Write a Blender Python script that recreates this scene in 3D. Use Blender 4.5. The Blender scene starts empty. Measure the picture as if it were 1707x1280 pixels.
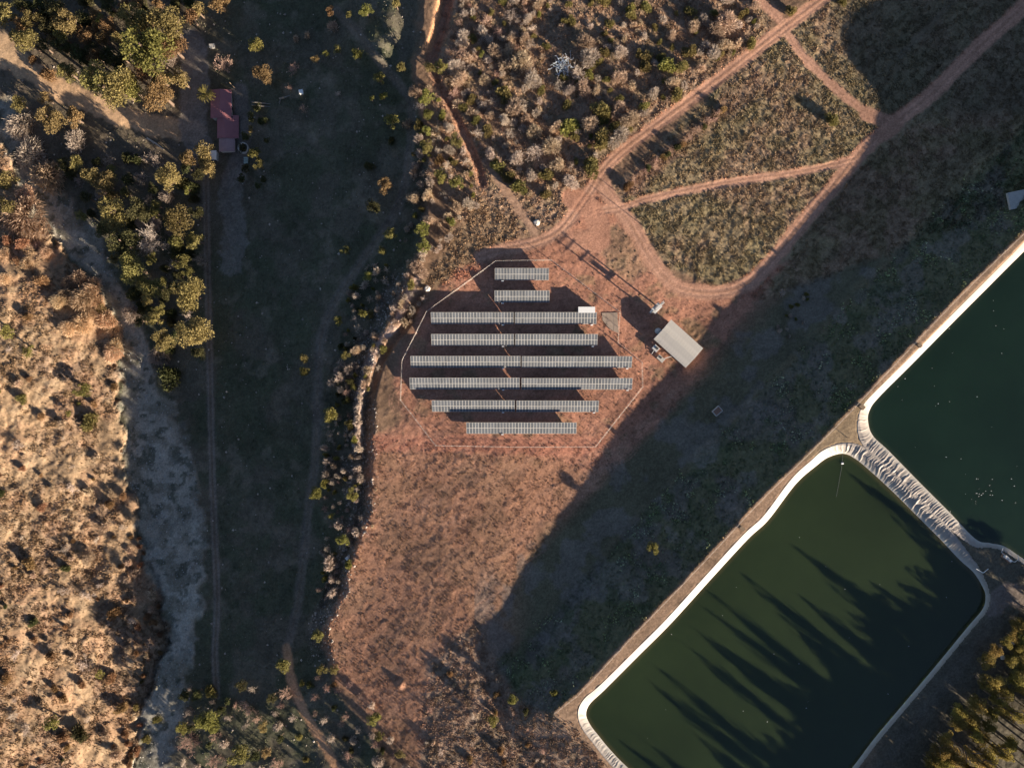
import bpy, bmesh, math, random
import numpy as np
from mathutils import Vector, Matrix

# ------------------------------------------------------------------ camera, sky, sun, exposure
SC = bpy.context.scene
COL = SC.collection
S = 0.2                 # metres per photo pixel on the plateau (z = 0)
H = 227.6               # camera height above the plateau
CX, CY = 853.5, 640.0
cam = bpy.data.cameras.new('camera'); cam.lens = 24; cam.sensor_width = 36
cam.clip_start = 1; cam.clip_end = 6000
camo = bpy.data.objects.new('camera', cam); COL.objects.link(camo)
camo.location = (0, 0, H); camo.rotation_euler = (0, 0, 0); SC.camera = camo

SUN_EL = math.radians(12.5)
SUN_XY = Vector((0.79, -0.613)).normalized()
world = bpy.data.worlds.new('World'); SC.world = world; world.use_nodes = True
wn = world.node_tree
sky = wn.nodes.new('ShaderNodeTexSky'); sky.sky_type = 'NISHITA'; sky.sun_disc = False
sky.sun_elevation = SUN_EL; sky.sun_rotation = math.atan2(SUN_XY.x, SUN_XY.y)
sky.air_density = 0.5; sky.dust_density = 0.25; sky.ozone_density = 0.6
wn.links.new(sky.outputs[0], wn.nodes['Background'].inputs[0])
wn.nodes['Background'].inputs[1].default_value = 0.06
sl = bpy.data.lights.new('sun', 'SUN'); sl.energy = 5.0; sl.angle = math.radians(0.5); sl.color = (1.0, 0.85, 0.66)
so = bpy.data.objects.new('sun', sl); COL.objects.link(so)
so.rotation_euler = Vector((-SUN_XY.x*math.cos(SUN_EL), -SUN_XY.y*math.cos(SUN_EL), -math.sin(SUN_EL))).to_track_quat('-Z', 'Y').to_euler()
SC.view_settings.view_transform = 'Standard'; SC.view_settings.look = 'None'
SC.view_settings.gamma = 1; SC.view_settings.exposure = 1.65
SC.render.engine = 'CYCLES'
SC.cycles.max_bounces = 4; SC.cycles.diffuse_bounces = 2; SC.cycles.glossy_bounces = 2

rng = np.random.default_rng(7); random.seed(7)

# ------------------------------------------------------------------ numeric helpers
_T = {}
def vnoise(x, y, seed=0):
    if seed not in _T: _T[seed] = np.random.default_rng(1000+seed).random((256, 256), dtype=np.float32)
    t = _T[seed]
    xi = np.floor(x).astype(np.int32); yi = np.floor(y).astype(np.int32)
    fx = (x-xi).astype(np.float32); fy = (y-yi).astype(np.float32)
    fx = fx*fx*(3-2*fx); fy = fy*fy*(3-2*fy)
    x0 = xi & 255; x1 = (xi+1) & 255; y0 = yi & 255; y1 = (yi+1) & 255
    a = t[y0, x0]; b = t[y0, x1]; c = t[y1, x0]; d = t[y1, x1]
    return (a+(b-a)*fx) + ((c+(d-c)*fx)-(a+(b-a)*fx))*fy
def fbm(x, y, seed=0, o=4, g=0.5):
    r = 0; a = 1; n = 0
    for k in range(o):
        r = r + a*vnoise(x*2**k+17.3*k, y*2**k+9.1*k, seed+k); n += a; a *= g
    return r/n
def sst(a, b, x):
    t = np.clip((x-a)/(b-a), 0, 1); return t*t*(3-2*t)
def catmull(pts, step=6.0, closed=False):
    P = [np.array(p, float) for p in pts]; n = len(P); out = []
    for i in range(n if closed else n-1):
        g = (lambda k: P[k % n]) if closed else (lambda k: P[min(max(k, 0), n-1)])
        p0, p1, p2, p3 = g(i-1), g(i), g(i+1), g(i+2)
        m = max(1, int(np.linalg.norm(p2-p1)/step))
        for k in range(m):
            t = k/m
            out.append(0.5*((2*p1)+(-p0+p2)*t+(2*p0-5*p1+4*p2-p3)*t*t+(-p0+3*p1-3*p2+p3)*t**3))
    if not closed: out.append(P[-1])
    return np.array(out)

# ------------------------------------------------------------------ ground grid (photo-pixel parameterised, true heights)
def axis(a, b, step, far):
    f = list(np.arange(a, b+step, step)); lo = []; hi = []; d = step
    x = f[0]
    while x > a-far: d *= 1.22; x -= d; lo.append(x)
    d = step; x = f[-1]
    while x < b+far: d *= 1.22; x += d; hi.append(x)
    return np.array(lo[::-1]+f+hi)
GX = axis(-110, 1820, 2.2, 6000); GY = axis(-110, 1390, 2.2, 6000)
NX, NY = len(GX), len(GY)
X, Y = np.meshgrid(GX, GY); X = X.astype(np.float32); Y = Y.astype(np.float32)

def pdist(poly, maxd, closed=False):
    D = np.full(X.shape, maxd, np.float32)
    P = np.array(poly, float); n = len(P)
    for i in range(n if closed else n-1):
        a, b = P[i], P[(i+1) % n]
        j0, j1 = np.searchsorted(GX, [min(a[0], b[0])-maxd, max(a[0], b[0])+maxd])
        i0, i1 = np.searchsorted(GY, [min(a[1], b[1])-maxd, max(a[1], b[1])+maxd])
        if j1 <= j0 or i1 <= i0: continue
        x = X[i0:i1, j0:j1]; y = Y[i0:i1, j0:j1]
        d = b-a; L = float(d@d)+1e-9
        t = np.clip(((x-a[0])*d[0]+(y-a[1])*d[1])/L, 0, 1)
        e = np.hypot(x-a[0]-t*d[0], y-a[1]-t*d[1])
        D[i0:i1, j0:j1] = np.minimum(D[i0:i1, j0:j1], e)
    return D
def inside_xy(poly, x, y):
    P = np.array(poly, float); n = len(P); r = np.zeros(np.shape(x), bool)
    for i in range(n):
        (ax, ay), (bx, by) = P[i], P[(i+1) % n]
        if ay == by: continue
        r ^= ((ay > y) != (by > y)) & (x < (bx-ax)*(y-ay)/(by-ay)+ax)
    return r
def psd(poly, maxd):      # signed distance, negative inside
    d = pdist(poly, maxd, True); m = inside_xy(poly, X, Y)
    return np.where(m, -d, d)

# in-frame outlines read off the photograph ------------------------------------------------
SHOULDER = [(955,1232),(922,1186),(961,1156),(1052,1058),(1136,971),(1203,900),(1246,853),(1277,821),(1344,756),(1391,709),(1452,645),(1512,581),(1579,511),(1660,430),(1707,385),(1800,298),(2000,120),(2600,-300)]
HIGH = SHOULDER + [(7000,-300),(7000,7000),(1500,7000),(1320,1700),(1180,1480),(1010,1290)]
PONDL = [(1281,866,10.5),(1327,806,11),(1361,776,12.5),(1381,762,15),(1405,756,18),(1425,764,24),(1452,786,25),(1492,823,25),(1526,857,25),(1566,897,24),(1599,932,20),(1623,954,13),(1638,978,9),(1643,994,8),(1638,1015,8),(1613,1045,8),(1552,1119,8),(1512,1166,8),(1458,1230,8),(1420,1280,8),(1352,1362,8),(1310,1396,8),(1262,1412,10),(1200,1392,14),(1130,1350,18),(1048,1280,17),(1018,1250,16),(998,1226,15),(983,1206,15),(977,1189,14),(984,1172,13),(1008,1149,11),(1065,1092,10.5),(1119,1038,10.5),(1186,964,10.5),(1246,899,10.5)]
PONDR = [(1694,432,10.5),(1646,480,10.5),(1589,537,10.5),(1519,608,10.5),(1465,662,11),(1450,683,14),(1447,702,18),(1455,726,23),(1482,752,24),(1532,803,24),(1582,853,22),(1626,898,13),(1650,905,8),(1675,911,8),(1707,932,8),(1770,968,8),(1850,950,8),(1960,800,8),(1980,560,10),(1880,380,12),(1800,352,12),(1745,384,12)]
Z_CREST, Z_WATER = 11.0, 9.4
SLOPE = 0.45
pl = catmull([p[:2] for p in PONDL], 6, True); pr = catmull([p[:2] for p in PONDR], 6, True)

EDGE_Y = [-2000,-300,0,60,100,140,200,300,380,440,500,560,640,740,850,950,1040,1110,1200,1280,1400,1600,6000]
EDGE_X = [ 690, 690,705,705,692,700,706,722,720,690,660,635,612,622,612,590,548,552,605,655,790,960,1200]  # unseen part below the frame, shaped to let sunlight reach the bank
BANK_Y = [-6000,-100,0,200,240,310,400,450,520,620,720,800,880,940,1000,1060,1085,1130,1200,1280,1500,6000]
BANK_X = [-900,-200,-150,-30,5,35,90,140,192,205,207,215,238,252,272,278,280,256,238,220,180,0]
xe = np.interp(Y, EDGE_Y, EDGE_X) + (fbm(X/45, Y/45, 3)-0.5)*34
xb = np.interp(Y, BANK_Y, BANK_X) + (fbm(X/38, Y/38, 5)-0.5)*46 + (fbm(X/10, Y/10, 6)-0.5)*18
d = xe - X
fA = np.interp(d, [0,12,45,100,200,300,360,430,700], [0,-2.0,-4.3,-7.5,-13.1,-18.8,-21.6,-22.8,-23])
fB = np.interp(d, [0,60,110,200,300,400,500,700], [0,-1.6,-3.2,-7.5,-15,-20.5,-22.5,-23])
tb = sst(1085, 1185, Y)
Z = fA*(1-tb)+fB*tb
Z += 5.5*np.exp(-((X-622)/52)**2-((Y-48)/58)**2)*sst(0, 60, d)
# left hillside above the stream
hb = np.clip(xb-X, 0, None)
bank = np.interp(hb, [0,4,12,230,600,6000], [-23.3,-21.4,-20.2,-9.0,8,30])
left = sst(-2, 6, xb-X)
Z = Z*(1-left) + np.maximum(bank, -23.3)*left
# stream channel
SL = [(-80,180),(-30,200),(5,240),(35,310),(90,400),(140,450),(192,520),(205,620),(207,720),(215,800),(238,880),(272,1000),(280,1085),(256,1130),(238,1200),(220,1285),(190,1400)]
SR = [(-80,150),(10,165),(45,215),(60,290),(110,330),(160,400),(212,500),(242,565),(262,640),(318,750),(338,850),(336,930),(330,1010),(312,1100),(296,1180),(278,1285),(250,1400)]
sd = psd(SL+SR[::-1], 60) + (fbm(X/26, Y/26, 8)-0.5)*40 + (fbm(X/8, Y/8, 18)-0.5)*14
m_stream = sst(11, -7, sd)
Z -= 0.9*m_stream
Z -= 2.0*np.exp(-((X-385)/55)**2-((Y-205)/70)**2)
# embankment, spur, hill
hd = psd(HIGH, 1400)
hdn = np.where(hd > 0, hd+(fbm(X/40, Y/40, 9)-0.5)*10*sst(0, 30, hd), hd)
emb = Z_CREST - np.clip(hdn, 0, None)*S*0.40
sr = (X-1200)*(-0.625)+(Y-580)*0.78
ramp = np.interp(sr, [-50,200,380,640,760,1000,3000], [0,0.6,1.8,3.7,4.6,5.2,5.2])*sst(560, 830, X+0.25*(Y-1000))*sst(-40, 60, 2000-X)
Z += ramp
k = 0.8
zz = np.maximum(Z, emb); Z = np.where(zz-Z > 0, zz, Z)
m_emb = sst(0, 1.2, emb-0.0)*(X > 650)
Z += 10.5*np.exp(-((X-1925)/95)**2*0.5-((Y-325)/125)**2*0.5)
Z += 26*np.exp(-((X-2500)/300)**2*0.5-((Y-1100)/500)**2*0.5)
# ponds dug in
pdl = psd(pl, 60); pdr = psd(pr, 60)
pin = np.minimum(pdl, pdr)
def liner_z(o, w):
    return np.where(o <= 0, Z_WATER+o*S*0.55, np.minimum(Z_WATER+(Z_CREST+0.06-Z_WATER)*o/np.minimum(w, 14.0), Z_CREST+0.06))
PATHL = catmull(PONDL, 0.9, True); PATHR = catmull(PONDR, 0.9, True)
for pp, path in ((pdl, PATHL), (pdr, PATHR)):
    sel = np.argwhere(pp < 26); gx = X[sel[:, 0], sel[:, 1]]; gy = Y[sel[:, 0], sel[:, 1]]; wl = np.empty(len(sel), np.float32)
    q = path[::6]
    for a in range(0, len(sel), 8000):
        wl[a:a+8000] = q[np.argmin((gx[a:a+8000, None]-q[None, :, 0])**2+(gy[a:a+8000, None]-q[None, :, 1])**2, 1), 2]
    o_ = pp[sel[:, 0], sel[:, 1]]
    zz = np.where(o_ < wl-0.6, np.maximum(liner_z(o_, wl)-0.55, 3.0), 99)
    Z[sel[:, 0], sel[:, 1]] = np.minimum(Z[sel[:, 0], sel[:, 1]], zz)
m_pond = pin < 4
# ditches
DITCH = catmull([(752,-60),(745,0),(737,45),(722,90),(726,128),(745,165),(770,215),(793,268),(804,306)], 8)
dd = pdist(DITCH, 30)
dl = np.interp(Y, [-60,0,90,130,306], [3.4,3.4,2.6,1.3,0.9])
Z -= dl*sst(np.interp(Y, [90, 130], [17, 9]), 3, dd)
DITCH2 = catmull([(700,492),(682,530),(662,560),(640,590),(622,640),(612,700),(612,760),(606,830),(588,900),(560,960),(540,1010)], 8)
RIDGE = catmull([(700,462),(680,492),(668,520),(655,548),(636,566),(622,592),(610,625),(600,660),(596,700),(596,742)], 6)
rd = pdist(RIDGE, 30)+(fbm(X/7, Y/7, 97)-.5)*9
m_ridge = sst(10, 3, rd)
Z += np.maximum(0, -1.0-Z)*sst(11, 2, rd)*.95
d2 = pdist(DITCH2, 30)
Z -= 1.3*sst(10, 2, d2)*sst(20, 60, Y-440)
# spoil heap and pit in the open field
Z += 0.95*np.exp(-((X-668)/5.5)**2-((Y-1141)/6)**2) - 0.8*np.exp(-((X-663)/4)**2-((Y-1131)/4)**2)

# ------------------------------------------------------------------ ground colour (surface colours, with shade and sun painted in at places) and roughness of relief
C = np.empty(X.shape+(3,), np.float32); C[:] = (0.20, 0.128, 0.085)
A = np.full(X.shape, 0.10, np.float32)
def blend(m, c, a=None):
    global A
    m = m.astype(np.float32)
    C[:] = C*(1-m[..., None]) + np.array(c, np.float32)*m[..., None]
    if a is not None: A = A*(1-m)+a*m
jit = (fbm(X/14, Y/14, 21)-0.5)*14 + (fbm(X/5, Y/5, 22)-0.5)*8
def pmask(poly, soft=8, j=1.0):
    return sst(soft, -soft, psd(poly, 50)+jit*j)
def big(seed, sc, lo, hi): return sst(lo, hi, fbm(X/sc, Y/sc, seed))
m_left = left*sst(-4, 4, xb-X)
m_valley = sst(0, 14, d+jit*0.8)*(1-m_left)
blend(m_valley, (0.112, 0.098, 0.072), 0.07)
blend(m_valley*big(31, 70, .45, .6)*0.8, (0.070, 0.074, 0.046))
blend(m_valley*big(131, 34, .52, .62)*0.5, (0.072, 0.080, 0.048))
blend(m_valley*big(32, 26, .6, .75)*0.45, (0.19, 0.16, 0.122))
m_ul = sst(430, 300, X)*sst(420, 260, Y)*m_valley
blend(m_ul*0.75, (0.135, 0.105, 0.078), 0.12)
blend(m_left, (0.262, 0.182, 0.115), 0.055)
blend(m_left*big(133, 60, .48, .58)*0.55, (0.27, 0.18, 0.12), 0.13)
blend(m_left*big(134, 34, .55, .64)*0.45, (0.22, 0.15, 0.115), 0.15)
blend(m_left*big(135, 50, .52, .62)*0.8, (0.285, 0.195, 0.122), 0.03)
blend(m_left*big(33, 38, .5, .62)*0.4, (0.31, 0.185, 0.118))
blend(m_left*big(34, 16, .56, .72)*0.8, (0.25, 0.17, 0.105), 0.18)
blend(m_left*big(35, 22, .62, .72)*0.6, (0.30, 0.22, 0.145))
# central brown field and lower spur
FIELD = [(622,742),(1000,760),(1060,720),(1150,640),(1000,800),(900,940),(800,1060),(720,1130),(700,1230),(660,1200),(560,1120),(545,1040),(600,930),(618,850)]
m_plat = (1-m_valley)*(1-m_left)
FLD = [(600,735),(1010,745),(1200,600),(960,860),(830,1010),(790,1080),(740,1100),(708,1290),(560,1130),(530,1050),(580,950),(600,850)]
mf = pmask(FLD, 10)*m_plat
blend(mf, (0.355, 0.188, 0.120), 0.045)
blend(mf*big(36, 55, .45, .62)*0.6, (0.265, 0.158, 0.102), 0.06)
blend(mf*big(37, 40, .55, .7)*0.6, (0.33, 0.175, 0.115))
SPUR = [(700,1290),(715,1110),(760,1060),(800,1040),(830,1110),(870,1170),(940,1200),(1040,1290),(1040,1500),(700,1500)]
ms = pmask(SPUR, 8)*m_plat
blend(ms, (0.28, 0.195, 0.142), 0.12)
blend(ms*big(38, 20, .5, .65)*0.7, (0.18, 0.135, 0.095), 0.18)
# north-east fields and the thicket
NE = [(1000,330),(1420,-60),(7000,-6000),(7000,-300),(1780,310),(1270,500),(1190,478),(1110,440),(1060,360)]
mn = pmask(NE, 6)*m_plat
blend(mn, (0.25, 0.192, 0.118), 0.14)
blend(mn*big(39, 60, .45, .6)*0.65, (0.29, 0.19, 0.13))
blend(mn*big(40, 34, .5, .66)*0.55, (0.20, 0.165, 0.088))
blend(mn*pmask([(1030,310),(1200,170),(1260,120),(1280,150),(1120,260),(1060,330)], 10)*0.6, (0.27, 0.165, 0.12))
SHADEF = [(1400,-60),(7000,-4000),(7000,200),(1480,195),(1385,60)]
blend(pmask(SHADEF, 18)*m_plat*0.6, (0.125, 0.11, 0.075), 0.12)  # darkened along the outline of the hill's cast shadow, shade painted in
TH = [(735,-60),(1290,-60),(1280,60),(1010,285),(930,370),(860,400),(790,390),(740,330),(720,200),(725,90)]
mt = pmask(TH, 10)*m_plat
blend(mt, (0.27, 0.185, 0.128), 0.2)
blend(mt*big(41, 30, .5, .66)*0.7, (0.25, 0.155, 0.10))
blend(mt*big(42, 18, .52, .66)*0.6, (0.20, 0.155, 0.10), 0.22)
mw = pmask([(700,480),(740,420),(800,330),(870,380),(830,420),(760,470)], 8)*m_plat
blend(mw*0.8, (0.23, 0.16, 0.10), 0.22)
# gully strip with pale stones
mg = sst(26, 8, np.abs(d-18)+jit)*sst(430, 500, Y)*sst(1130, 1000, Y)
blend(mg*0.5, (0.21, 0.165, 0.135), 0.25)
blend(m_ridge*0.85, (0.40, 0.29, 0.24), 0.3)
# embankment face, crest
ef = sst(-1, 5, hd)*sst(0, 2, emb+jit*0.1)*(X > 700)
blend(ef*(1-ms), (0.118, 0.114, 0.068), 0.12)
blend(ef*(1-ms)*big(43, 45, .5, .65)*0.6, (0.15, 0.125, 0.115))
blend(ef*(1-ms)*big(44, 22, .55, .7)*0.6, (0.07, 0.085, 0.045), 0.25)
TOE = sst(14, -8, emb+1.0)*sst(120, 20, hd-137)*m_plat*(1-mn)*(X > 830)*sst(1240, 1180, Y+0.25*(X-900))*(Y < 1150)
blend(sst(235, 195, hd+jit)*sst(100, 140, hd)*m_plat*sst(830, 900, X)*0.85*(1-mn)*(1-ms), (0.114, 0.112, 0.070), 0.1)  # dark grass spread over the embankment's shadow band, shade put into its colour
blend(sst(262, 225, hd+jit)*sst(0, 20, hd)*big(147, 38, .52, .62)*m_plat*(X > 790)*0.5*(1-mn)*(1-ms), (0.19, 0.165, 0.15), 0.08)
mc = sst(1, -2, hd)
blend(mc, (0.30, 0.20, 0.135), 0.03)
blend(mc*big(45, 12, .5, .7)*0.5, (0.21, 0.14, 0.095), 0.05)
blend(mc*sst(45, 70, -hd)*sst(1500, 1560, X+0.2*Y-170)*0.9, (0.095, 0.09, 0.07), 0.1)  # ground under and before the gum trees darkened, their shade painted in
blend(pmask([(1330,770),(1391,712),(1450,655),(1446,700),(1462,735),(1420,752),(1380,757)], 4, .4)*0.75, (0.25, 0.19, 0.12), 0.05)
# red pad under the panels
PAD = [(655,640),(672,585),(706,510),(770,450),(830,420),(930,395),(1000,300),(1035,335),(1075,400),(1105,462),(1190,488),(1265,476),(1290,440),(1310,440),(1230,540),(1190,590),(1120,680),(1040,760),(990,790),(880,752),(625,748),(628,725),(680,700)]
mp = pmask(PAD, 9)*m_plat
blend(mp, (0.37, 0.182, 0.122), 0.06)
blend(mp*big(46, 30, .52, .7)*0.55, (0.30, 0.145, 0.095), 0.10)
blend(mp*big(47, 26, .6, .72)*0.6, (0.235, 0.165, 0.10), 0.16)
blend(pmask([(985,395),(1030,372),(1055,400),(1080,450),(1050,470),(1010,440)], 8)*0.6, (0.25, 0.18, 0.115), 0.14)
blend(pmask([(1125,535),(1160,530),(1200,570),(1178,585),(1150,560)], 6)*0.6, (0.19, 0.15, 0.085), 0.18)
blend(pmask([(940,820),(1090,690),(1170,600),(1185,592),(1000,800),(940,860)], 12)*m_plat*0.75, (0.36, 0.21, 0.145), 0.06)
mr = pmask([(625,726),(1010,726),(1005,760),(625,752)], 5, .6)*m_plat
blend(mr*0.8, (0.37, 0.165, 0.112), 0.07)
# roads -----------------------------------------------------------------
m_road = np.zeros(X.shape, np.float32); m_track = np.zeros(X.shape, np.float32)
def road(pts, w, c, a=0.02, rut=None, rc=None, track=False, strength=1.0, edge=0.35):
    global m_road, m_track, Z
    P = catmull(pts, 8); D = pdist(P, w+25)
    m = sst(w/2+3, w/2-3, D+jit*edge)*strength
    blend(m, c, a)
    if rut:
        r = sst(2.6, 0.8, np.abs(D-rut))*m
        blend(r*0.75, rc); Z = Z-0.07*r
        blend(sst(rut*0.7, 0.5, D)*m*0.25, (0.24, 0.14, 0.09))
    if track: m_track = np.maximum(m_track, m)
    else: m_road = np.maximum(m_road, m)
RC = (0.405, 0.225, 0.155); RL = (0.46, 0.265, 0.188)
road([(1430,-45),(1310,45),(1200,130),(1120,190),(1040,250),(1003,288),(968,340),(932,385),(890,405),(840,416),(800,428)], 21, RC, rut=4.2, rc=RL)
road([(1225,-60),(1262,-5),(1300,32),(1312,55),(1340,95),(1390,145),(1440,185),(1475,208)], 16, RC, rut=3.2, rc=RL)
road([(1780,-50),(1720,0),(1650,62),(1600,110),(1550,160),(1490,205),(1440,250),(1390,310),(1335,375),(1290,430),(1250,470),(1200,487),(1140,483),(1105,458),(1078,420),(1052,375),(1022,335),(1000,300)], 25, RC, rut=4.5, rc=RL)
road([(1425,266),(1330,288),(1240,300),(1160,315),(1080,332),(1040,345),(995,352)], 14, RC, rut=3.4, rc=RL)
road([(1445,190),(1478,203),(1495,205),(1470,225)], 26, RC)
road([(955,330),(985,350),(1000,400),(960,400)], 36, (0.385, 0.20, 0.135))
road([(892,390),(862,345),(835,305),(812,270)], 14, (0.36, 0.225, 0.155), strength=0.9)
blend(sst(12, 5, dd+jit*.4)*m_plat*0.7, (0.37, 0.20, 0.135), 0.08)
road([(-60,60),(-10,88),(40,112),(100,150),(170,180),(240,206),(290,216),(330,220)], 34, (0.47, 0.31, 0.19), a=0.05, edge=0.8)
road([(-60,40),(0,75),(40,112)], 40, (0.46, 0.31, 0.19), a=0.05, edge=0.8)
road([(320,70),(326,130),(322,200),(330,240)], 46, (0.23, 0.20, 0.18), strength=0.75, edge=0.8)
road([(400,150),(404,200),(402,250),(380,300)], 26, (0.20, 0.165, 0.15), strength=0.6)
road([(390,300),(385,340),(392,380),(385,440)], 40, (0.21, 0.19, 0.17), strength=0.55, edge=1.4)
RV = (0.19, 0.155, 0.13)
road([(560,18),(600,60),(640,112),(672,150),(686,180),(682,260),(672,320),(650,370),(600,440),(560,500),(536,560),(530,640),(526,760),(514,850),(497,1000),(478,1080)], 16, RV, track=True, strength=0.5, rut=4, rc=(0.17, 0.14, 0.115))
road([(478,1080),(488,1140),(515,1200),(545,1250),(580,1320)], 14, (0.42, 0.24, 0.14), track=True)  # lower stretch of the valley road, its sunlight painted in as orange
road([(736,-30),(727,30),(714,82)], 13, (0.46, 0.25, 0.14), track=True, strength=0.9)  # orange strip on the ditch's sunward wall, sunlight painted into the colour
road([(343,290),(346,450),(350,620),(353,760),(358,900),(362,1000),(358,1090),(362,1160)], 13, (0.135, 0.11, 0.09), track=True, strength=0.7, rut=3.6, rc=(0.26, 0.215, 0.18))
road([(1500,95),(1580,10),(1630,-40)], 10, (0.125, 0.11, 0.075), strength=0.5, rut=2.6, rc=(0.19, 0.16, 0.12))
road([(1655,1010),(1690,990),(1760,1040)], 36, (0.20, 0.16, 0.14), strength=0.8)
road([(1660,1035),(1600,1110),(1540,1190),(1470,1280)], 20, (0.12, 0.105, 0.085), strength=0.6)
# stream bed
blend(m_stream, (0.31, 0.285, 0.235), 0.05)
blend(m_stream*big(48, 22, .5, .6)*0.75, (0.18, 0.165, 0.125), 0.14)
blend(m_stream*big(148, 11, .58, .66)*0.8, (0.075, 0.08, 0.06), 0.2)
blend(m_stream*big(49, 40, .5, .66)*0.4, (0.37, 0.35, 0.30))
# dark wet seams beside the tyre tracks on the pad: curved wheel marks
for (cx, cy, r0, n) in ((690,668,22,5),(735,690,34,4),(1150,520,48,4),(1020,735,30,4)):
    rr = np.hypot(X-cx, (Y-cy)*1.2)
    blend(sst(r0+n*5, r0+n*4, rr)*sst(r0-2, r0+2, rr)*(np.sin(rr*1.25) > 0.55)*m_plat*0.45, (0.43, 0.23, 0.16))
# streaks left by vehicles in the brown field
st = fbm((X*0.85-Y*0.5)/70, (X*0.5+Y*0.85)/5, 60, 3)
blend(sst(.60, .70, st)*(mf+mp*0.5).clip(0, 1)*0.4, (0.37, 0.21, 0.145))
st = fbm((X*0.72-Y*0.69)/60, (X*0.69+Y*0.72)/4, 63, 3)
blend(sst(.62, .72, st)*mn*0.5*(1-m_road), (0.13, 0.095, 0.06))
mul = 1 + (fbm(X/45, Y/45, 51)-0.5)*0.5 + (fbm(X/9, Y/9, 52)-0.5)*0.38 + (vnoise(X/2.6, Y/2.6, 53)-0.5)*0.35
C *= np.clip(mul, 0.45, 1.7)[..., None]
n1 = fbm(X/9, Y/9, 70, 3)-0.5; n2 = 0.75*(vnoise((X*.8+Y*.6)/3.9, (Y*.8-X*.6)/3.9, 75)+vnoise((X*.5-Y*.87)/5.3, (Y*.5+X*.87)/5.3, 76)-1.0); n3 = fbm(X/40, Y/40, 77, 3)-0.5
Z = Z + A*(1.5*n1*(1-.65*m_left) + 1.7*n2) + n3*np.where(m_plat > .5, 0.4, 0.8)*(A > 0.045)*(1-m_stream)*np.where(mc > 0.5, 0, 1)
Z = Z.astype(np.float32)

def proj(px, py, z):
    f = S*(H-z)/H
    return (px-CX)*f, (CY-py)*f
def gz(px, py):
    j = int(np.clip(np.searchsorted(GX, px)-1, 0, NX-2)); i = int(np.clip(np.searchsorted(GY, py)-1, 0, NY-2))
    u = (px-GX[j])/(GX[j+1]-GX[j]); v = (py-GY[i])/(GY[i+1]-GY[i])
    return float((Z[i, j]*(1-u)+Z[i, j+1]*u)*(1-v)+(Z[i+1, j]*(1-u)+Z[i+1, j+1]*u)*v)
def gzv(px, py):
    j = np.clip(np.searchsorted(GX, px)-1, 0, NX-2); i = np.clip(np.searchsorted(GY, py)-1, 0, NY-2)
    u = (px-GX[j])/(GX[j+1]-GX[j]); v = (py-GY[i])/(GY[i+1]-GY[i])
    return (Z[i, j]*(1-u)+Z[i, j+1]*u)*(1-v)+(Z[i+1, j]*(1-u)+Z[i+1, j+1]*u)*v
def G(px, py, dz=0.0):
    z = gz(px, py); x, y = proj(px, py, z); return Vector((x, y, z+dz))
def under(px, py, hc):
    """base point on the ground of something whose part at height hc shows at pixel px, py"""
    bx, by = px, py
    for _ in range(6):
        z = gz(bx, by); f = (H-z-hc)/(H-z)
        bx = CX+(px-CX)*f; by = CY+(py-CY)*f
    return bx, by

# ------------------------------------------------------------------ materials
def mat(name, col, rough=0.9, spec=0.2, metal=0.0):
    m = bpy.data.materials.new(name); m.use_nodes = True
    b = m.node_tree.nodes['Principled BSDF']
    b.inputs['Base Color'].default_value = (*col, 1); b.inputs['Roughness'].default_value = rough
    b.inputs['Specular IOR Level'].default_value = spec; b.inputs['Metallic'].default_value = metal
    return m, m.node_tree, b
def noisy(name, col, var=0.35, scale=2.0, rough=0.9, spec=0.2, bump=0.0, metal=0.0):
    m, nt, b = mat(name, col, rough, spec, metal)
    tc = nt.nodes.new('ShaderNodeTexCoord'); nz = nt.nodes.new('ShaderNodeTexNoise')
    nz.inputs['Scale'].default_value = scale; nz.inputs['Detail'].default_value = 5
    nt.links.new(tc.outputs['Object'], nz.inputs['Vector'])
    mr = nt.nodes.new('ShaderNodeMapRange'); mr.inputs[3].default_value = 1-var; mr.inputs[4].default_value = 1+var
    nt.links.new(nz.outputs[0], mr.inputs[0])
    vm = nt.nodes.new('ShaderNodeVectorMath'); vm.operation = 'SCALE'; vm.inputs[0].default_value = col
    nt.links.new(mr.outputs[0], vm.inputs['Scale']); nt.links.new(vm.outputs[0], b.inputs['Base Color'])
    if bump:
        bp = nt.nodes.new('ShaderNodeBump'); bp.inputs['Distance'].default_value = bump
        nt.links.new(nz.outputs[0], bp.inputs['Height']); nt.links.new(bp.outputs[0], b.inputs['Normal'])
    return m
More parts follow.
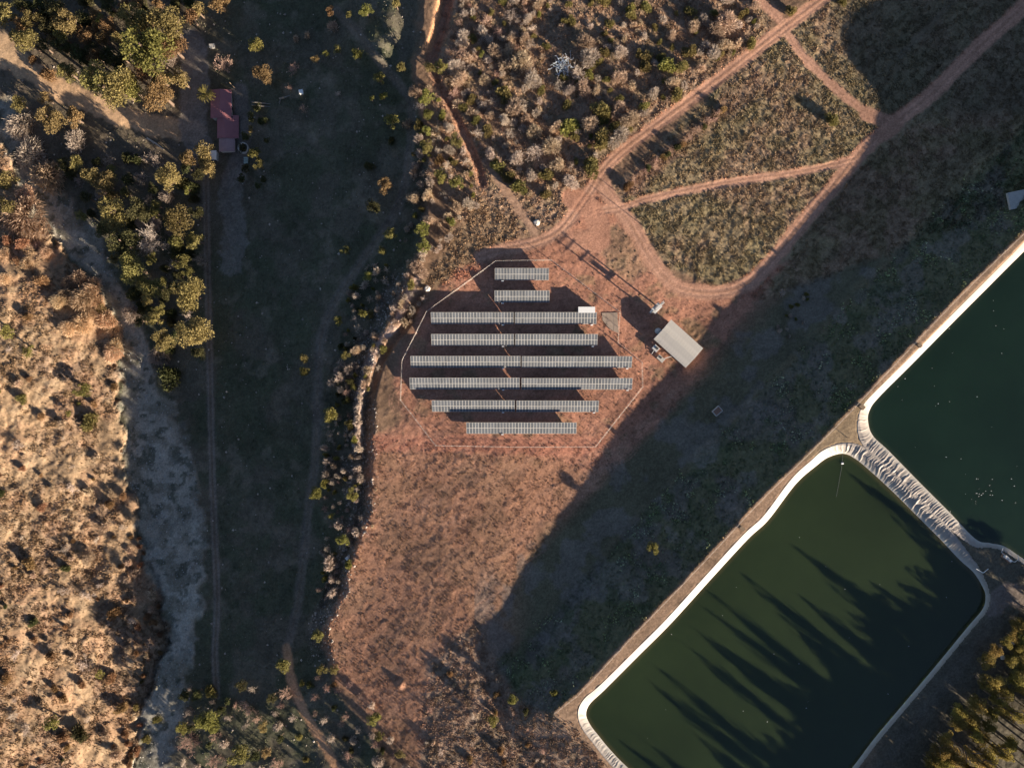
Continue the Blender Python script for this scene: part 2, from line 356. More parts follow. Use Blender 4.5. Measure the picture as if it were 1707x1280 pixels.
def attr_mat(name, noise=True):
    m, nt, b = mat(name, (0.5, 0.5, 0.5), 0.95, 0.1)
    at = nt.nodes.new('ShaderNodeAttribute'); at.attribute_name = 'Col'
    if not noise:
        nt.links.new(at.outputs['Color'], b.inputs['Base Color']); return m
    geo = nt.nodes.new('ShaderNodeNewGeometry')
    nz = nt.nodes.new('ShaderNodeTexNoise'); nz.inputs['Scale'].default_value = 1.6; nz.inputs['Detail'].default_value = 6; nz.inputs['Roughness'].default_value = 0.7
    nt.links.new(geo.outputs['Position'], nz.inputs['Vector'])
    mr = nt.nodes.new('ShaderNodeMapRange'); mr.inputs[1].default_value = 0.25; mr.inputs[2].default_value = 0.75; mr.inputs[3].default_value = 0.55; mr.inputs[4].default_value = 1.4
    nt.links.new(nz.outputs[0], mr.inputs[0])
    vm = nt.nodes.new('ShaderNodeVectorMath'); vm.operation = 'SCALE'
    nt.links.new(at.outputs['Color'], vm.inputs[0]); nt.links.new(mr.outputs[0], vm.inputs['Scale'])
    nt.links.new(vm.outputs[0], b.inputs['Base Color'])
    bp = nt.nodes.new('ShaderNodeBump'); bp.inputs['Distance'].default_value = 0.10; bp.inputs['Strength'].default_value = 0.7
    nt.links.new(nz.outputs[0], bp.inputs['Height']); nt.links.new(bp.outputs[0], b.inputs['Normal'])
    return m
def leaf_mat(name, col, var=0.3, hue=0.03, obj=0.35, trans=0.4):
    m, nt, b = mat(name, col, 0.75, 0.15)
    geo = nt.nodes.new('ShaderNodeNewGeometry'); oi = nt.nodes.new('ShaderNodeObjectInfo')
    hs = nt.nodes.new('ShaderNodeHueSaturation'); hs.inputs['Color'].default_value = (*col, 1)
    def mrange(src, lo, hi):
        r = nt.nodes.new('ShaderNodeMapRange'); r.inputs[3].default_value = lo; r.inputs[4].default_value = hi
        nt.links.new(src, r.inputs[0]); return r.outputs[0]
    a = mrange(geo.outputs['Random Per Island'], 1-var, 1+var); c = mrange(oi.outputs['Random'], 1-obj*0.6, 1+obj)
    mu = nt.nodes.new('ShaderNodeMath'); mu.operation = 'MULTIPLY'; nt.links.new(a, mu.inputs[0]); nt.links.new(c, mu.inputs[1])
    nt.links.new(mu.outputs[0], hs.inputs['Value'])
    fr = nt.nodes.new('ShaderNodeMath'); fr.operation = 'FRACT'; m7 = nt.nodes.new('ShaderNodeMath'); m7.operation = 'MULTIPLY'; m7.inputs[1].default_value = 7.13
    nt.links.new(oi.outputs['Random'], m7.inputs[0]); nt.links.new(m7.outputs[0], fr.inputs[0])
    nt.links.new(mrange(fr.outputs[0], 0.5-hue, 0.5+hue), hs.inputs['Hue'])
    nt.links.new(hs.outputs[0], b.inputs['Base Color'])
    tr = nt.nodes.new('ShaderNodeBsdfTranslucent'); mx = nt.nodes.new('ShaderNodeMixShader'); mx.inputs[0].default_value = trans
    out = nt.nodes['Material Output']
    nt.links.new(hs.outputs[0], tr.inputs['Color']); nt.links.new(b.outputs[0], mx.inputs[1]); nt.links.new(tr.outputs[0], mx.inputs[2]); nt.links.new(mx.outputs[0], out.inputs['Surface'])
    return m
M_GROUND = attr_mat('earth'); M_GRASS = attr_mat('dry_grass', False)
M = {
 'olive': leaf_mat('foliage_olive', (0.205, 0.174, 0.066), hue=.02),
 'gold':  leaf_mat('foliage_golden', (0.265, 0.198, 0.088), hue=.02),
 'green': leaf_mat('foliage_green', (0.205, 0.192, 0.058), hue=0.014),
 'brown': leaf_mat('foliage_brown', (0.24, 0.150, 0.075), hue=.012),
 'dark':  leaf_mat('foliage_dark', (0.085, 0.085, 0.035)),
 'tan':   leaf_mat('twigs_tan', (0.46, 0.345, 0.250), hue=0.012),
 'grey':  leaf_mat('twigs_grey', (0.45, 0.370, 0.310), hue=0.01),
 'pink':  leaf_mat('twigs_pink', (0.38, 0.255, 0.205), hue=0.01),
 'rust':  leaf_mat('shrub_rust', (0.29, 0.165, 0.095), hue=.012),
 'white': leaf_mat('bark_white', (0.52, 0.44, 0.38), hue=0.0),
 'reed':  leaf_mat('reed_straw', (0.60, 0.44, 0.30), hue=0.012),
 'gum':   leaf_mat('foliage_gum', (0.25, 0.20, 0.058), hue=0.025, trans=.45),
 'palm':  leaf_mat('palm_frond', (0.20, 0.17, 0.055), hue=0.0),
}
M_BARK = noisy('bark', (0.17, 0.12, 0.09), 0.4, 3)
M_CONC = noisy('concrete', (0.45, 0.42, 0.38), 0.25, 1.5, 0.85)
M_STEEL = noisy('galvanised_steel', (0.50, 0.50, 0.49), 0.15, 2, 0.45, 0.5)
M_WHITE = noisy('white_paint', (0.78, 0.77, 0.75), 0.08, 1.2, 0.5, 0.4)
M_DARK = noisy('dark_metal', (0.06, 0.06, 0.065), 0.3, 2, 0.6)
M_WOOD = noisy('weathered_wood', (0.22, 0.16, 0.11), 0.35, 3)

# ------------------------------------------------------------------ object helpers
def link(o, parent=None):
    COL.objects.link(o)
    if parent is not None: o.parent = parent
    return o
def mesh_np(name, v, f, m=None, smooth=False):
    """v (n,3); f (k,3) or (k,4)"""
    me = bpy.data.meshes.new(name); v = np.asarray(v, np.float32); f = np.asarray(f, np.int32)
    k, w = f.shape
    me.vertices.add(len(v)); me.vertices.foreach_set('co', v.ravel())
    me.loops.add(k*w); me.loops.foreach_set('vertex_index', f.ravel())
    me.polygons.add(k); me.polygons.foreach_set('loop_start', np.arange(0, k*w, w, dtype=np.int32))
    me.polygons.foreach_set('loop_total', np.full(k, w, np.int32))
    me.update(calc_edges=True)
    if smooth: me.polygons.foreach_set('use_smooth', np.ones(k, bool))
    if m: me.materials.append(m)
    return me
def add_col(me, c):
    at = me.color_attributes.new('Col', 'FLOAT_COLOR', 'POINT')
    c4 = np.ones((len(c), 4), np.float32); c4[:, :3] = c
    at.data.foreach_set('color', c4.ravel())
def obj(name, me, parent=None, loc=None, m=None):
    o = bpy.data.objects.new(name, me); link(o, parent)
    if loc is not None: o.location = loc
    if m is not None:
        if not me.materials: me.materials.append(m)
        o.material_slots[0].link = 'OBJECT'; o.material_slots[0].material = m
    return o
def thing(name, label, cat, loc=(0, 0, 0), rz=0, group=None):
    o = bpy.data.objects.new(name, None); o.empty_display_size = 0.2; link(o)
    o.location = loc; o.rotation_euler = (0, 0, rz)
    return tag(o, label, cat, group)
def tag(o, label, cat, group=None):
    o['label'] = label; o['category'] = cat
    if group: o['group'] = group
    return o
class MB:
    def __init__(s): s.v = []; s.f = []
    def box(s, c, size, rz=0.0, rx=0.0):
        n = len(s.v); R = Matrix.Rotation(rz, 3, 'Z') @ Matrix.Rotation(rx, 3, 'X'); c = Vector(c)
        for dx, dy, dz in ((-1,-1,-1),(1,-1,-1),(1,1,-1),(-1,1,-1),(-1,-1,1),(1,-1,1),(1,1,1),(-1,1,1)):
            s.v.append(c+R @ Vector((dx*size[0]/2, dy*size[1]/2, dz*size[2]/2)))
        s.f += [tuple(n+i for i in q) for q in ((0,3,2,1),(4,5,6,7),(0,1,5,4),(1,2,6,5),(2,3,7,6),(3,0,4,7))]
        return s
    def tube(s, pts, r, n=6, cap=True):
        P = [Vector(p) for p in pts]; rs = r if hasattr(r, '__len__') else [r]*len(P); b = len(s.v)
        for i, p in enumerate(P):
            t = (P[min(i+1, len(P)-1)]-P[max(i-1, 0)]).normalized()
            a = t.orthogonal().normalized() if abs(t.z) > 0.99 else t.cross(Vector((0, 0, 1))).normalized()
            c = t.cross(a)
            for k in range(n):
                an = 2*math.pi*k/n; s.v.append(p+(a*math.cos(an)+c*math.sin(an))*rs[i])
        for i in range(len(P)-1):
            for k in range(n):
                s.f.append((b+i*n+k, b+i*n+(k+1) % n, b+(i+1)*n+(k+1) % n, b+(i+1)*n+k))
        if cap:
            s.f.append(tuple(b+k for k in range(n))[::-1]); s.f.append(tuple(b+(len(P)-1)*n+k for k in range(n)))
        return s
    def prism(s, poly, z0, z1):
        n = len(poly); b = len(s.v)
        for z in (z0, z1):
            for p in poly: s.v.append(Vector((p[0], p[1], z)))
        s.f.append(tuple(b+i for i in range(n))[::-1]); s.f.append(tuple(b+n+i for i in range(n)))
        for i in range(n): s.f.append((b+i, b+(i+1) % n, b+n+(i+1) % n, b+n+i))
        return s
    def mesh(s, name, m=None, smooth=False):
        me = bpy.data.meshes.new(name); me.from_pydata([tuple(v) for v in s.v], [], s.f)
        bm = bmesh.new(); bm.from_mesh(me); bmesh.ops.recalc_face_normals(bm, faces=bm.faces); bm.to_mesh(me); bm.free()
        if smooth: me.polygons.foreach_set('use_smooth', np.ones(len(me.polygons), bool))
        if m: me.materials.append(m)
        return me
    def build(s, name, m, parent=None, smooth=False, loc=None):
        return obj(name, s.mesh(name, m, smooth), parent, loc)

# ------------------------------------------------------------------ ground objects: one continuous surface cut along its own kinds
F = S*(H-Z)/H
V = np.stack([(X-CX)*F, (CY-Y)*F, Z], -1).reshape(-1, 3)
Cf = C.reshape(-1, 3)
idx = np.arange(NX*NY).reshape(NY, NX)
quads = np.stack([idx[1:, :-1], idx[1:, 1:], idx[:-1, 1:], idx[:-1, :-1]], -1)
fc = lambda a: 0.25*(a[1:, :-1]+a[1:, 1:]+a[:-1, 1:]+a[:-1, :-1])
kind = np.zeros(quads.shape[:2], np.int32)                       # 0 ground
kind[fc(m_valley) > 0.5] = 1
kind[fc(m_left) > 0.5] = 2
kind[fc(m_stream) > 0.5] = 3
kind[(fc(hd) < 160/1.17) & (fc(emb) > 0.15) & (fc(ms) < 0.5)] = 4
kind[fc(m_road) > 0.45] = 5
kind[fc(m_track) > 0.3] = 6
kind[fc(mp) > 0.6] = np.where(kind[fc(mp) > 0.6] == 5, 5, 7)
for k, nm in enumerate(('ground', 'valley_ground', 'hillside', 'stream_bed', 'embankment', 'dirt_road', 'dirt_track', 'bare_ground')):
    q = quads[kind == k]
    u, inv = np.unique(q.ravel(), return_inverse=True)
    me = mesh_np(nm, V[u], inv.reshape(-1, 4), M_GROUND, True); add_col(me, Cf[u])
    o = obj(nm, me); o['kind'] = 'structure'

# ------------------------------------------------------------------ ponds: water and liner
def shallow_water(name, col, edge):
    m, nt, b = mat(name, col, 0.14, 0.42)
    b.inputs['Subsurface Weight'].default_value = 1.0; b.inputs['Subsurface Radius'].default_value = (1.0, 1.2, 1.0); b.inputs['Subsurface Scale'].default_value = 4.6
    at = nt.nodes.new('ShaderNodeAttribute'); at.attribute_name = 'Col'
    geo = nt.nodes.new('ShaderNodeNewGeometry'); nz = nt.nodes.new('ShaderNodeTexNoise')
    nz.inputs['Scale'].default_value = 0.03; nz.inputs['Detail'].default_value = 4
    nt.links.new(geo.outputs['Position'], nz.inputs['Vector'])
    mr = nt.nodes.new('ShaderNodeMapRange'); mr.inputs[1].default_value = .3; mr.inputs[2].default_value = .7; mr.inputs[3].default_value = 0.8; mr.inputs[4].default_value = 1.25
    nt.links.new(nz.outputs[0], mr.inputs[0])
    vm = nt.nodes.new('ShaderNodeVectorMath'); vm.operation = 'SCALE'
    nt.links.new(at.outputs['Color'], vm.inputs[0]); nt.links.new(mr.outputs[0], vm.inputs['Scale']); nt.links.new(vm.outputs[0], b.inputs['Base Color'])
    n2 = nt.nodes.new('ShaderNodeTexNoise'); n2.inputs['Scale'].default_value = 2.5; n2.inputs['Detail'].default_value = 2
    nt.links.new(geo.outputs['Position'], n2.inputs['Vector'])
    bp = nt.nodes.new('ShaderNodeBump'); bp.inputs['Distance'].default_value = 0.012
    nt.links.new(n2.outputs[0], bp.inputs['Height']); nt.links.new(bp.outputs[0], b.inputs['Normal'])
    return m
def normals2(P):
    t = np.roll(P, -1, 0)-np.roll(P, 1, 0); n = np.stack([t[:, 1], -t[:, 0]], 1); n /= np.linalg.norm(n, axis=1)[:, None]+1e-9
    area = np.sum(P[:, 0]*np.roll(P[:, 1], -1)-np.roll(P[:, 0], -1)*P[:, 1])
    return n if area > 0 else -n
def smooth_loop(a, k):
    for _ in range(k): a = (np.roll(a, 1, 0)+2*a+np.roll(a, -1, 0))/4
    return a
M_LINER, _nt, _b = mat('pond_liner', (0.60, 0.57, 0.52), 0.55, 0.35)
_g = _nt.nodes.new('ShaderNodeNewGeometry'); _n = _nt.nodes.new('ShaderNodeTexNoise'); _n.inputs['Scale'].default_value = 0.6; _n.inputs['Detail'].default_value = 6
_nt.links.new(_g.outputs['Position'], _n.inputs['Vector'])
_r = _nt.nodes.new('ShaderNodeValToRGB'); _r.color_ramp.elements[0].position = 0.32; _r.color_ramp.elements[0].color = (0.36, 0.31, 0.27, 1); _r.color_ramp.elements[1].position = 0.62; _r.color_ramp.elements[1].color = (0.66, 0.62, 0.57, 1)
_sx = _nt.nodes.new('ShaderNodeSeparateXYZ'); _nt.links.new(_g.outputs['Position'], _sx.inputs[0])
_ad = _nt.nodes.new('ShaderNodeMath'); _ad.operation = 'MULTIPLY_ADD'; _ad.inputs[1].default_value = 1.6; _nt.links.new(_n.outputs[0], _ad.inputs[0]); _nt.links.new(_sx.outputs[2], _ad.inputs[2])
_mr = _nt.nodes.new('ShaderNodeMapRange'); _mr.inputs[1].default_value = 10.25; _mr.inputs[2].default_value = 11.25; _nt.links.new(_ad.outputs[0], _mr.inputs[0])
_nt.links.new(_mr.outputs[0], _r.inputs[0]); _nt.links.new(_r.outputs[0], _b.inputs['Base Color'])
_e = _r.color_ramp.elements; _e[0].position = 0.0; _e[0].color = (0.47, 0.435, 0.38, 1); _e[1].position = 1.0; _e[1].color = (0.34, 0.295, 0.26, 1)
def pond(name, path, wcol, ecol, wlabel):
    P = path[:, :2]; W = path[:, 2]; N = smooth_loop(normals2(P), 20); n = len(P)
    off = [2.5, 0, -2, -4.5, -8]; vs = []; cs = []
    for o in off:
        t = np.clip(1+o/7.0, 0, 1) if o <= 0 else 1
        vs.append(P+N*o); cs.append(np.tile(np.array(wcol)*(1-t)+np.array(ecol)*t, (n, 1)))
    v = np.concatenate(vs); k = len(vs); x, y = proj(v[:, 0], v[:, 1], Z_WATER)
    i = np.arange(n); v3 = np.stack([x, y, np.full(len(x), Z_WATER)], 1)
    fr = [tuple(q) for r in range(k-1) for q in np.stack([r*n+i, r*n+(i+1) % n, (r+1)*n+(i+1) % n, (r+1)*n+i], 1).tolist()]
    fr.append(tuple(range((k-1)*n, k*n)))
    low = v3[:n].copy(); low[:, 2] = 4.0; v3 = np.concatenate([v3, low]); cs.append(cs[-1])
    fr += [tuple(q) for q in np.stack([i, k*n+i, k*n+(i+1) % n, (i+1) % n], 1).tolist()]; fr.append(tuple(range(k*n, (k+1)*n))[::-1])
    me = bpy.data.meshes.new(name); me.from_pydata(v3.tolist(), [], fr)
    bm = bmesh.new(); bm.from_mesh(me); bmesh.ops.triangulate(bm, faces=[f_ for f_ in bm.faces if len(f_.verts) > 4]); bmesh.ops.recalc_face_normals(bm, faces=bm.faces)
    bm.to_mesh(me); bm.free(); me.materials.append(shallow_water(name, wcol, ecol))
    add_col(me, np.concatenate(cs))
    o = obj(name, me); o['kind'] = 'structure'; o['label'] = wlabel
    # liner sweep
    L = np.concatenate([[0], np.cumsum(np.linalg.norm(np.diff(P, axis=0), axis=1))])
    ts = [-10, -5, -2, -0.6, 0.0]; rows = []
    cols = 22
    for c in range(cols):
        t = c/(cols-1); o_ = -8+(W+8)*t
        z = liner_z(o_, W)
        amp = np.clip((W-11)/9, 0.10, 1)*0.21*np.sin(np.pi*np.clip(o_/W, 0, 1))
        wr = fbm(L/1.9+fbm(L/30, o_/14, 83)*5, o_/60+np.zeros(n), 81, 2)
        z = z+amp*(np.abs(wr-0.5)*5-0.7)
        q = P+N*o_[:, None]
        x, y = proj(q[:, 0], q[:, 1], z); rows.append(np.stack([x, y, z], 1))
    q = P+N*(W+1.2)[:, None]; x, y = proj(q[:, 0], q[:, 1], Z_CREST-0.25); rows.append(np.stack([x, y, np.full(n, Z_CREST-0.25)], 1))
    k = len(rows); v3 = np.concatenate(rows); f = np.concatenate([np.stack([r*n+i, r*n+(i+1) % n, (r+1)*n+(i+1) % n, (r+1)*n+i], 1) for r in range(k-1)])
    a = v3[f[len(f)//2]]
    if np.cross(a[1]-a[0], a[2]-a[0])[2] < 0: f = f[:, ::-1]
    return mesh_np('pond_liner', v3, f, M_LINER, True)
meL = pond('pond_water', PATHL, (0.0215, 0.0345, 0.0120), (0.085, 0.075, 0.030), 'green water of the large lower pond')
tag(obj('pond_liner', meL), 'wrinkled pale plastic liner round the large green pond', 'pond liner')
meR = pond('pond_water', PATHR, (0.0085, 0.0205, 0.0115), (0.030, 0.042, 0.022), 'dark teal water of the upper pond')
tag(obj('pond_liner', meR), 'pale plastic liner round the dark teal pond at the frame edge', 'pond liner')

# ------------------------------------------------------------------ solar farm
M_GLASS, nt_, b_ = mat('dusty_panel_glass', (0.13, 0.135, 0.145), 0.28, 0.5)
oi_ = nt_.nodes.new('ShaderNodeObjectInfo'); mr_ = nt_.nodes.new('ShaderNodeMapRange'); mr_.inputs[3].default_value = 0.82; mr_.inputs[4].default_value = 1.18
vm_ = nt_.nodes.new('ShaderNodeVectorMath'); vm_.operation = 'SCALE'; vm_.inputs[0].default_value = (0.092, 0.099, 0.112)
nt_.links.new(oi_.outputs['Random'], mr_.inputs[0]); nt_.links.new(mr_.outputs[0], vm_.inputs['Scale']); nt_.links.new(vm_.outputs[0], b_.inputs['Base Color'])
M_FRAME = noisy('panel_frame', (0.60, 0.58, 0.54), 0.05, 1, 0.4, 0.5)
pw, plen, pitch, tilt = 1.0, 2.0, 1.014, math.radians(22)
mb = MB().box((0, 0, 0), (pw, plen, 0.04)); nfr = len(mb.f)
a, b2 = pw/2-0.042, plen/2-0.042; n = len(mb.v)
mb.v += [Vector((-a, -b2, .0225)), Vector((a, -b2, .0225)), Vector((a, b2, .0225)), Vector((-a, b2, .0225))]; mb.f.append((n, n+1, n+2, n+3))
PANEL = mb.mesh('panel', M_FRAME); PANEL.materials.append(M_GLASS); PANEL.polygons[len(PANEL.polygons)-1].material_index = 1
POST = MB().tube([(0, 0, 0), (0, 0, 1)], 0.06, 6).mesh('post', M_STEEL)
ROWS = [
 (825, 915, 457.2, 18, 'short solar panel table at the top of the array'),
 (824.5, 916, 494.3, 18, 'second short solar panel table, just above the white cabin'),
 (718.5, 856, 530.5, 27, 'third row, outer solar panel table on the gully side'),
 (858.5, 994.5, 530.5, 27, 'third row solar panel table touching the white cabin'),
 (719, 856.5, 566.7, 27, 'fourth row solar panel table on the gully side'),
 (859, 996, 566.7, 27, 'fourth row solar panel table on the shed side'),
 (684.5, 867.5, 603.2, 36, 'upper of the two longest solar panel tables on the gully side'),
 (870, 1053.5, 603.5, 36, 'upper of the two longest solar panel tables on the shed side'),
 (683, 866, 639.3, 36, 'lower of the two longest solar panel tables on the gully side'),
 (869.5, 1054, 639.8, 36, 'lower of the two longest solar panel tables on the shed side'),
 (720, 858, 676.8, 27, 'seventh row solar panel table on the gully side'),
 (861, 998, 677.2, 27, 'seventh row solar panel table on the shed side'),
 (777.5, 961, 713.5, 36, 'single long solar panel table at the bottom of the array'),
]
HM = 1.62
for x0, x1, yc, nc, lab in ROWS:
    cx = (x0+x1)/2; zg = gz(cx, yc); x, y = proj(cx, yc, zg+HM)
    t = thing('solar_table', lab, 'solar panels', (x, y, zg), 0, 'rows of ground mounted solar panels')
    w = (x1-x0)*S*(H-zg-HM)/H; pt = w/nc
    ct, st_ = math.cos(tilt), math.sin(tilt)
    for c in range(nc):
        for r in (-1, 1):
            o = obj('panel', PANEL, t); v_ = r*(plen/2+0.012)
            o.location = (-w/2+(c+.5)*pt, v_*ct, HM+v_*st_); o.rotation_euler = (tilt+random.uniform(-.008, .008), random.uniform(-.006, .006), 0)
            o.scale = (pt/pitch*1.0, 1, 1)
    for v_ in (-1.1, 1.1):
        MB().box((0, v_*ct, HM+v_*st_-0.09), (w-0.1, 0.07, 0.1), 0, 0).build('rail', M_STEEL, t)
    npz = max(4, int(w/4.2)); 
    for c in range(npz):
        xx = -w/2+0.8+c*(w-1.6)/(npz-1)
        for v_ in (-1.1, 1.1):
            o = obj('post', POST, t); o.location = (xx, v_*ct, -0.3); o.scale = (1, 1, HM+v_*st_-0.14+0.3)
    bx = 1.2 if nc != 36 or x0 > 780 else w/2-4
    bx = (838-cx)*S if x0 < 830 < x1 and abs((838-cx)*S) < w/2 else w/2-1.5
    MB().box((bx, -2.15, 0.75), (0.75, 0.3, 0.9)).build('junction_box', M_WHITE, t)
    MB().tube([(bx, -2.1, -0.3), (bx, -2.1, 0.35)], 0.05).build('box_stand', M_STEEL, t)
# white inverter cabin
zg = gz(978, 530); x, y = proj(978, 516.5, zg+2.4)
t = thing('inverter_cabin', 'white flat roofed cabin behind the third row of panels', 'cabin', (x, y, zg))
MB().box((0, 0, 1.15), (5.3, 1.75, 2.5)).build('wall', M_WHITE, t)
MB().box((0, 0, 2.46), (5.5, 1.95, 0.12)).build('roof', M_WHITE, t)
d_ = MB().box((-1.2, -0.9, 1.05), (0.9, 0.05, 2.0)).build('door', M_STEEL, t); MB().box((-0.85, -0.95, 1.0), (0.06, 0.06, 0.2)).build('handle', M_DARK, d_)
MB().box((1.4, -0.9, 1.6), (1.0, 0.05, 0.5)).build('vent_grille', M_STEEL, t)
# perimeter fence
FP = [(919,433),(826,435),(711,519),(670,601),(667,667),(726,743),(860,745.5),(993,745),(1072,645),(1071,604),(1031,571),(1034,520)]
t = thing('perimeter_fence', 'thin wire fence on pale posts all round the solar panels', 'fence', G(919, 433))
o0 = t.location.copy(); FPOST = MB().tube([(0, 0, -0.4), (0, 0, 2.0), (0.0, 0.18, 2.25)], 0.065, 5).mesh('post', M_CONC)
tops = []
for i in range(len(FP)):
    a, b2 = FP[i], FP[(i+1) % len(FP)]; L = math.dist(a, b2); m = max(1, round(L/13))
    for k in range(m):
        px, py = a[0]+(b2[0]-a[0])*k/m, a[1]+(b2[1]-a[1])*k/m
        z = gz(px, py); x, y = proj(px, py, z+1.9)
        o = obj('post', FPOST, t); o.location = Vector((x, y, z))-o0; o.rotation_euler.z = math.atan2(-(b2[1]-a[1]), b2[0]-a[0])
        tops.append(o.location.copy())
M_WIRE = noisy('fence_wire', (0.50, 0.42, 0.36), 0.1, 1, 0.5, 0.4)
for hh, r in ((2.05, .022), (1.35, .014), (0.7, .014), (0.15, .014), (2.2, .014)):
    MB().tube([p+Vector((0, 0, hh)) for p in tops]+[tops[0]+Vector((0, 0, hh))], r, 4, False).build('top_rail' if r > .02 else 'wire', M_WIRE, t)
# small concrete slab by the fence gate
t = tag(MB().prism([tuple((Vector(proj(a, b2, 0)))) for a, b2 in ((1003,522),(1029,521),(1031,556),(1016,549),(1004,534))], -0.3, gz(1018, 532)+0.12).build('concrete_slab', noisy('worn_concrete', (.31, .24, .19), .3, .8)), 'worn pale concrete slab inside the fence by the cabin', 'slab')

# ------------------------------------------------------------------ shed and its yard
M_SHEET = noisy('pale_sheet_roof', (0.60, 0.555, 0.49), 0.2, 0.7, 0.6, 0.3)
zg = gz(1130, 575)-0.1; zr = zg+3.3
q = [Vector((*proj(a, b2, zr), 0)) for a, b2 in ((1118.5,533.5),(1172,580),(1143.5,613.5),(1090,564))]
cen = sum(q, Vector())/4; ux = ((q[1]-q[0])+(q[2]-q[3]))/2; uy = ((q[0]-q[3])+(q[1]-q[2]))/2; L_, W_ = ux.length, uy.length
t = thing('farm_shed', 'pale flat gabled farm shed with a wide sheet roof beside the array', 'shed', (cen.x, cen.y, zg), math.atan2(ux.y, ux.x))
wm = noisy('shed_wall', (0.42, 0.37, 0.31), 0.2, 1)
MB().box((0, 0, 1.4), (L_-0.7, W_-0.7, 3.3)).build('wall', wm, t)
sheet_n = 14; sw = L_/sheet_n
for sgn in (-1, 1):
    r_ = obj('roof', MB().box((0, 0, 0), (L_, 0.1, 0.06)).mesh('roof', M_SHEET), t); r_.location = (0, sgn*0.062, 3.96)
    me = MB().box((0, 0, 0), (sw-0.015, W_/2/math.cos(.22), 0.05))
    for k in range(3): me.box((-sw/2+sw*(k+.5)/3, 0, .03), (0.05, W_/2/math.cos(.22), 0.04))
    me = me.mesh('roof_sheet', M_SHEET)
    for k in range(sheet_n):
        o = obj('roof_sheet', me, r_); o.location = (-L_/2+(k+.5)*sw, sgn*W_/4, -0.42+random.uniform(-.01, .01)); o.rotation_euler.x = -sgn*0.2
MB().tube([(-L_/2, 0, 3.98), (L_/2, 0, 3.98)], 0.09, 6).build('ridge_cap', M_SHEET, t)
MB().box((-L_/2+.33, 0.6, 1.1), (0.08, 2.6, 2.2)).build('door', M_DARK, t)
for yy in (-1, 1): MB().box((0.5+yy*2.4, -W_/2+.33, 1.7), (1.1, 0.08, 0.8)).build('window', M_DARK, t)
# yard items next to the shed
p = G(1096, 552); t = thing('water_tank', 'round grey tank in the shade at the shed corner', 'tank', p)
MB().tube([(0, 0, -.2), (0, 0, 1.5)], 0.95, 20).build('tank_body', M_STEEL, t); MB().tube([(0, 0, 1.5), (0, 0, 1.75)], [0.95, 0.3], 20).build('lid', M_STEEL, t)
p = G(1092, 581); t = thing('generator_box', 'grey box with a cap standing alone near the shed wall', 'generator', p, -0.75)
MB().box((0, 0, .7), (2.0, 1.7, 1.6)).build('casing', M_STEEL, t); MB().box((0.2, 0.2, 1.6), (0.9, 0.8, 0.25)).build('cap', M_DARK, t); MB().tube([(0, -.8, .8), (0.3, -2.0, .5), (.3, -2.3, -.2)], .09).build('pipe', M_STEEL, t)
p = G(1101, 598); t = thing('pump_plinth', 'low sunlit beige plinth with a pipe in front of the shed', 'plinth', p, -0.75)
MB().box((0, 0, .25), (2.5, 1.5, 0.9)).build('plinth', M_CONC, t); MB().box((-.4, .2, .9), (0.8, 0.6, 0.5)).build('pump_body', M_DARK, t); MB().tube([(0.6, .2, .6), (1.2, 1.6, .7), (2.2, 3.2, .7)], .1).build('pipe', M_STEEL, t)
# power pole frame with transformer
zg = gz(1088, 517); x, y = proj(1090, 516, zg)
t = thing('transformer_frame', 'two tall power poles carrying a transformer platform above the shed', 'power poles', (x, y, zg), math.radians(45))
for sx in (-1.5, 1.5):
    pl_ = MB().tube([(sx, 0, -.5), (sx, 0, 9.0)], [0.26, 0.17], 8).build('pole', M_CONC, t)
for zz_, yy in ((8.6, .25), (8.0, -.25), (6.6, .2), (6.6, -.25)):
    MB().box((0, yy, zz_), (4.6, 0.16, 0.18)).build('crossarm', M_STEEL, t)
pf = MB().box((0, 0, 4.3), (3.4, 2.0, 0.14)).build('platform', M_STEEL, t)
tr = MB().box((0, 0, 5.15), (1.4, 1.1, 1.5)); tr = tr.build('transformer', noisy('transformer_paint', (0.48, 0.44, 0.42), .1), t)
for k in range(5): MB().box((-.6+k*.3, .68, 5.1), (.06, .26, 1.2)).build('cooling_fin', M_STEEL, tr)
for k in (-1, 0, 1): MB().tube([(k*.45, 0, 5.9), (k*.45, 0, 6.4)], [.12, .06], 6).build('insulator', M_WHITE, t)
for k in (-1.9, 0, 1.9): MB().tube([(k, .25, 8.7), (k, .25, 9.1)], .09, 6).build('insulator', M_WHITE, t)
MB().box((-1.5, .35, 1.6), (0.6, 0.4, 1.0)).build('meter_box', M_WHITE, t)
MB().box((0, -.2, -.1), (4.2, 1.4, 0.4)).build('plinth', noisy('plinth_concrete', (.33, .24, .19)), t)
for px, py, h_, lab in ((1079, 382, 6.0, 'lone thin wooden pole where the road meets the round grass field'), (1027, 319, 1.8, 'short wooden post at the end of the hedge by the road fork'), (394, 150, 6.0, 'slim pole standing behind the red roofed house'), (1412, 729, 1.7, 'short post on the earth corner between the two ponds')):
    tag(MB().tube([(0, 0, -.4), (0, 0, h_)], [0.13, 0.09], 7).build('wooden_pole', M_WOOD, None, loc=G(px, py)), lab, 'pole')
# square wooden frame on the grass bank
p = G(1195, 685); t = thing('inspection_box', 'small square concrete box on the shaded grass bank', 'box', p, math.radians(42))
for k in range(4):
    a = k*math.pi/2; MB().box((math.cos(a)*(1.35 if k % 2 == 0 else 1.0), math.sin(a)*(1.35 if k % 2 == 0 else 1.0), .35), (0.22, 2.2 if k % 2 == 0 else 2.5, 0.9), a if k % 2 == 0 else a).build('side_wall', M_CONC, t)
MB().box((0, 0, .45), (2.5, 1.8, 0.6)).build('cover', noisy('rusty_plate', (.26, .15, .11)), t)

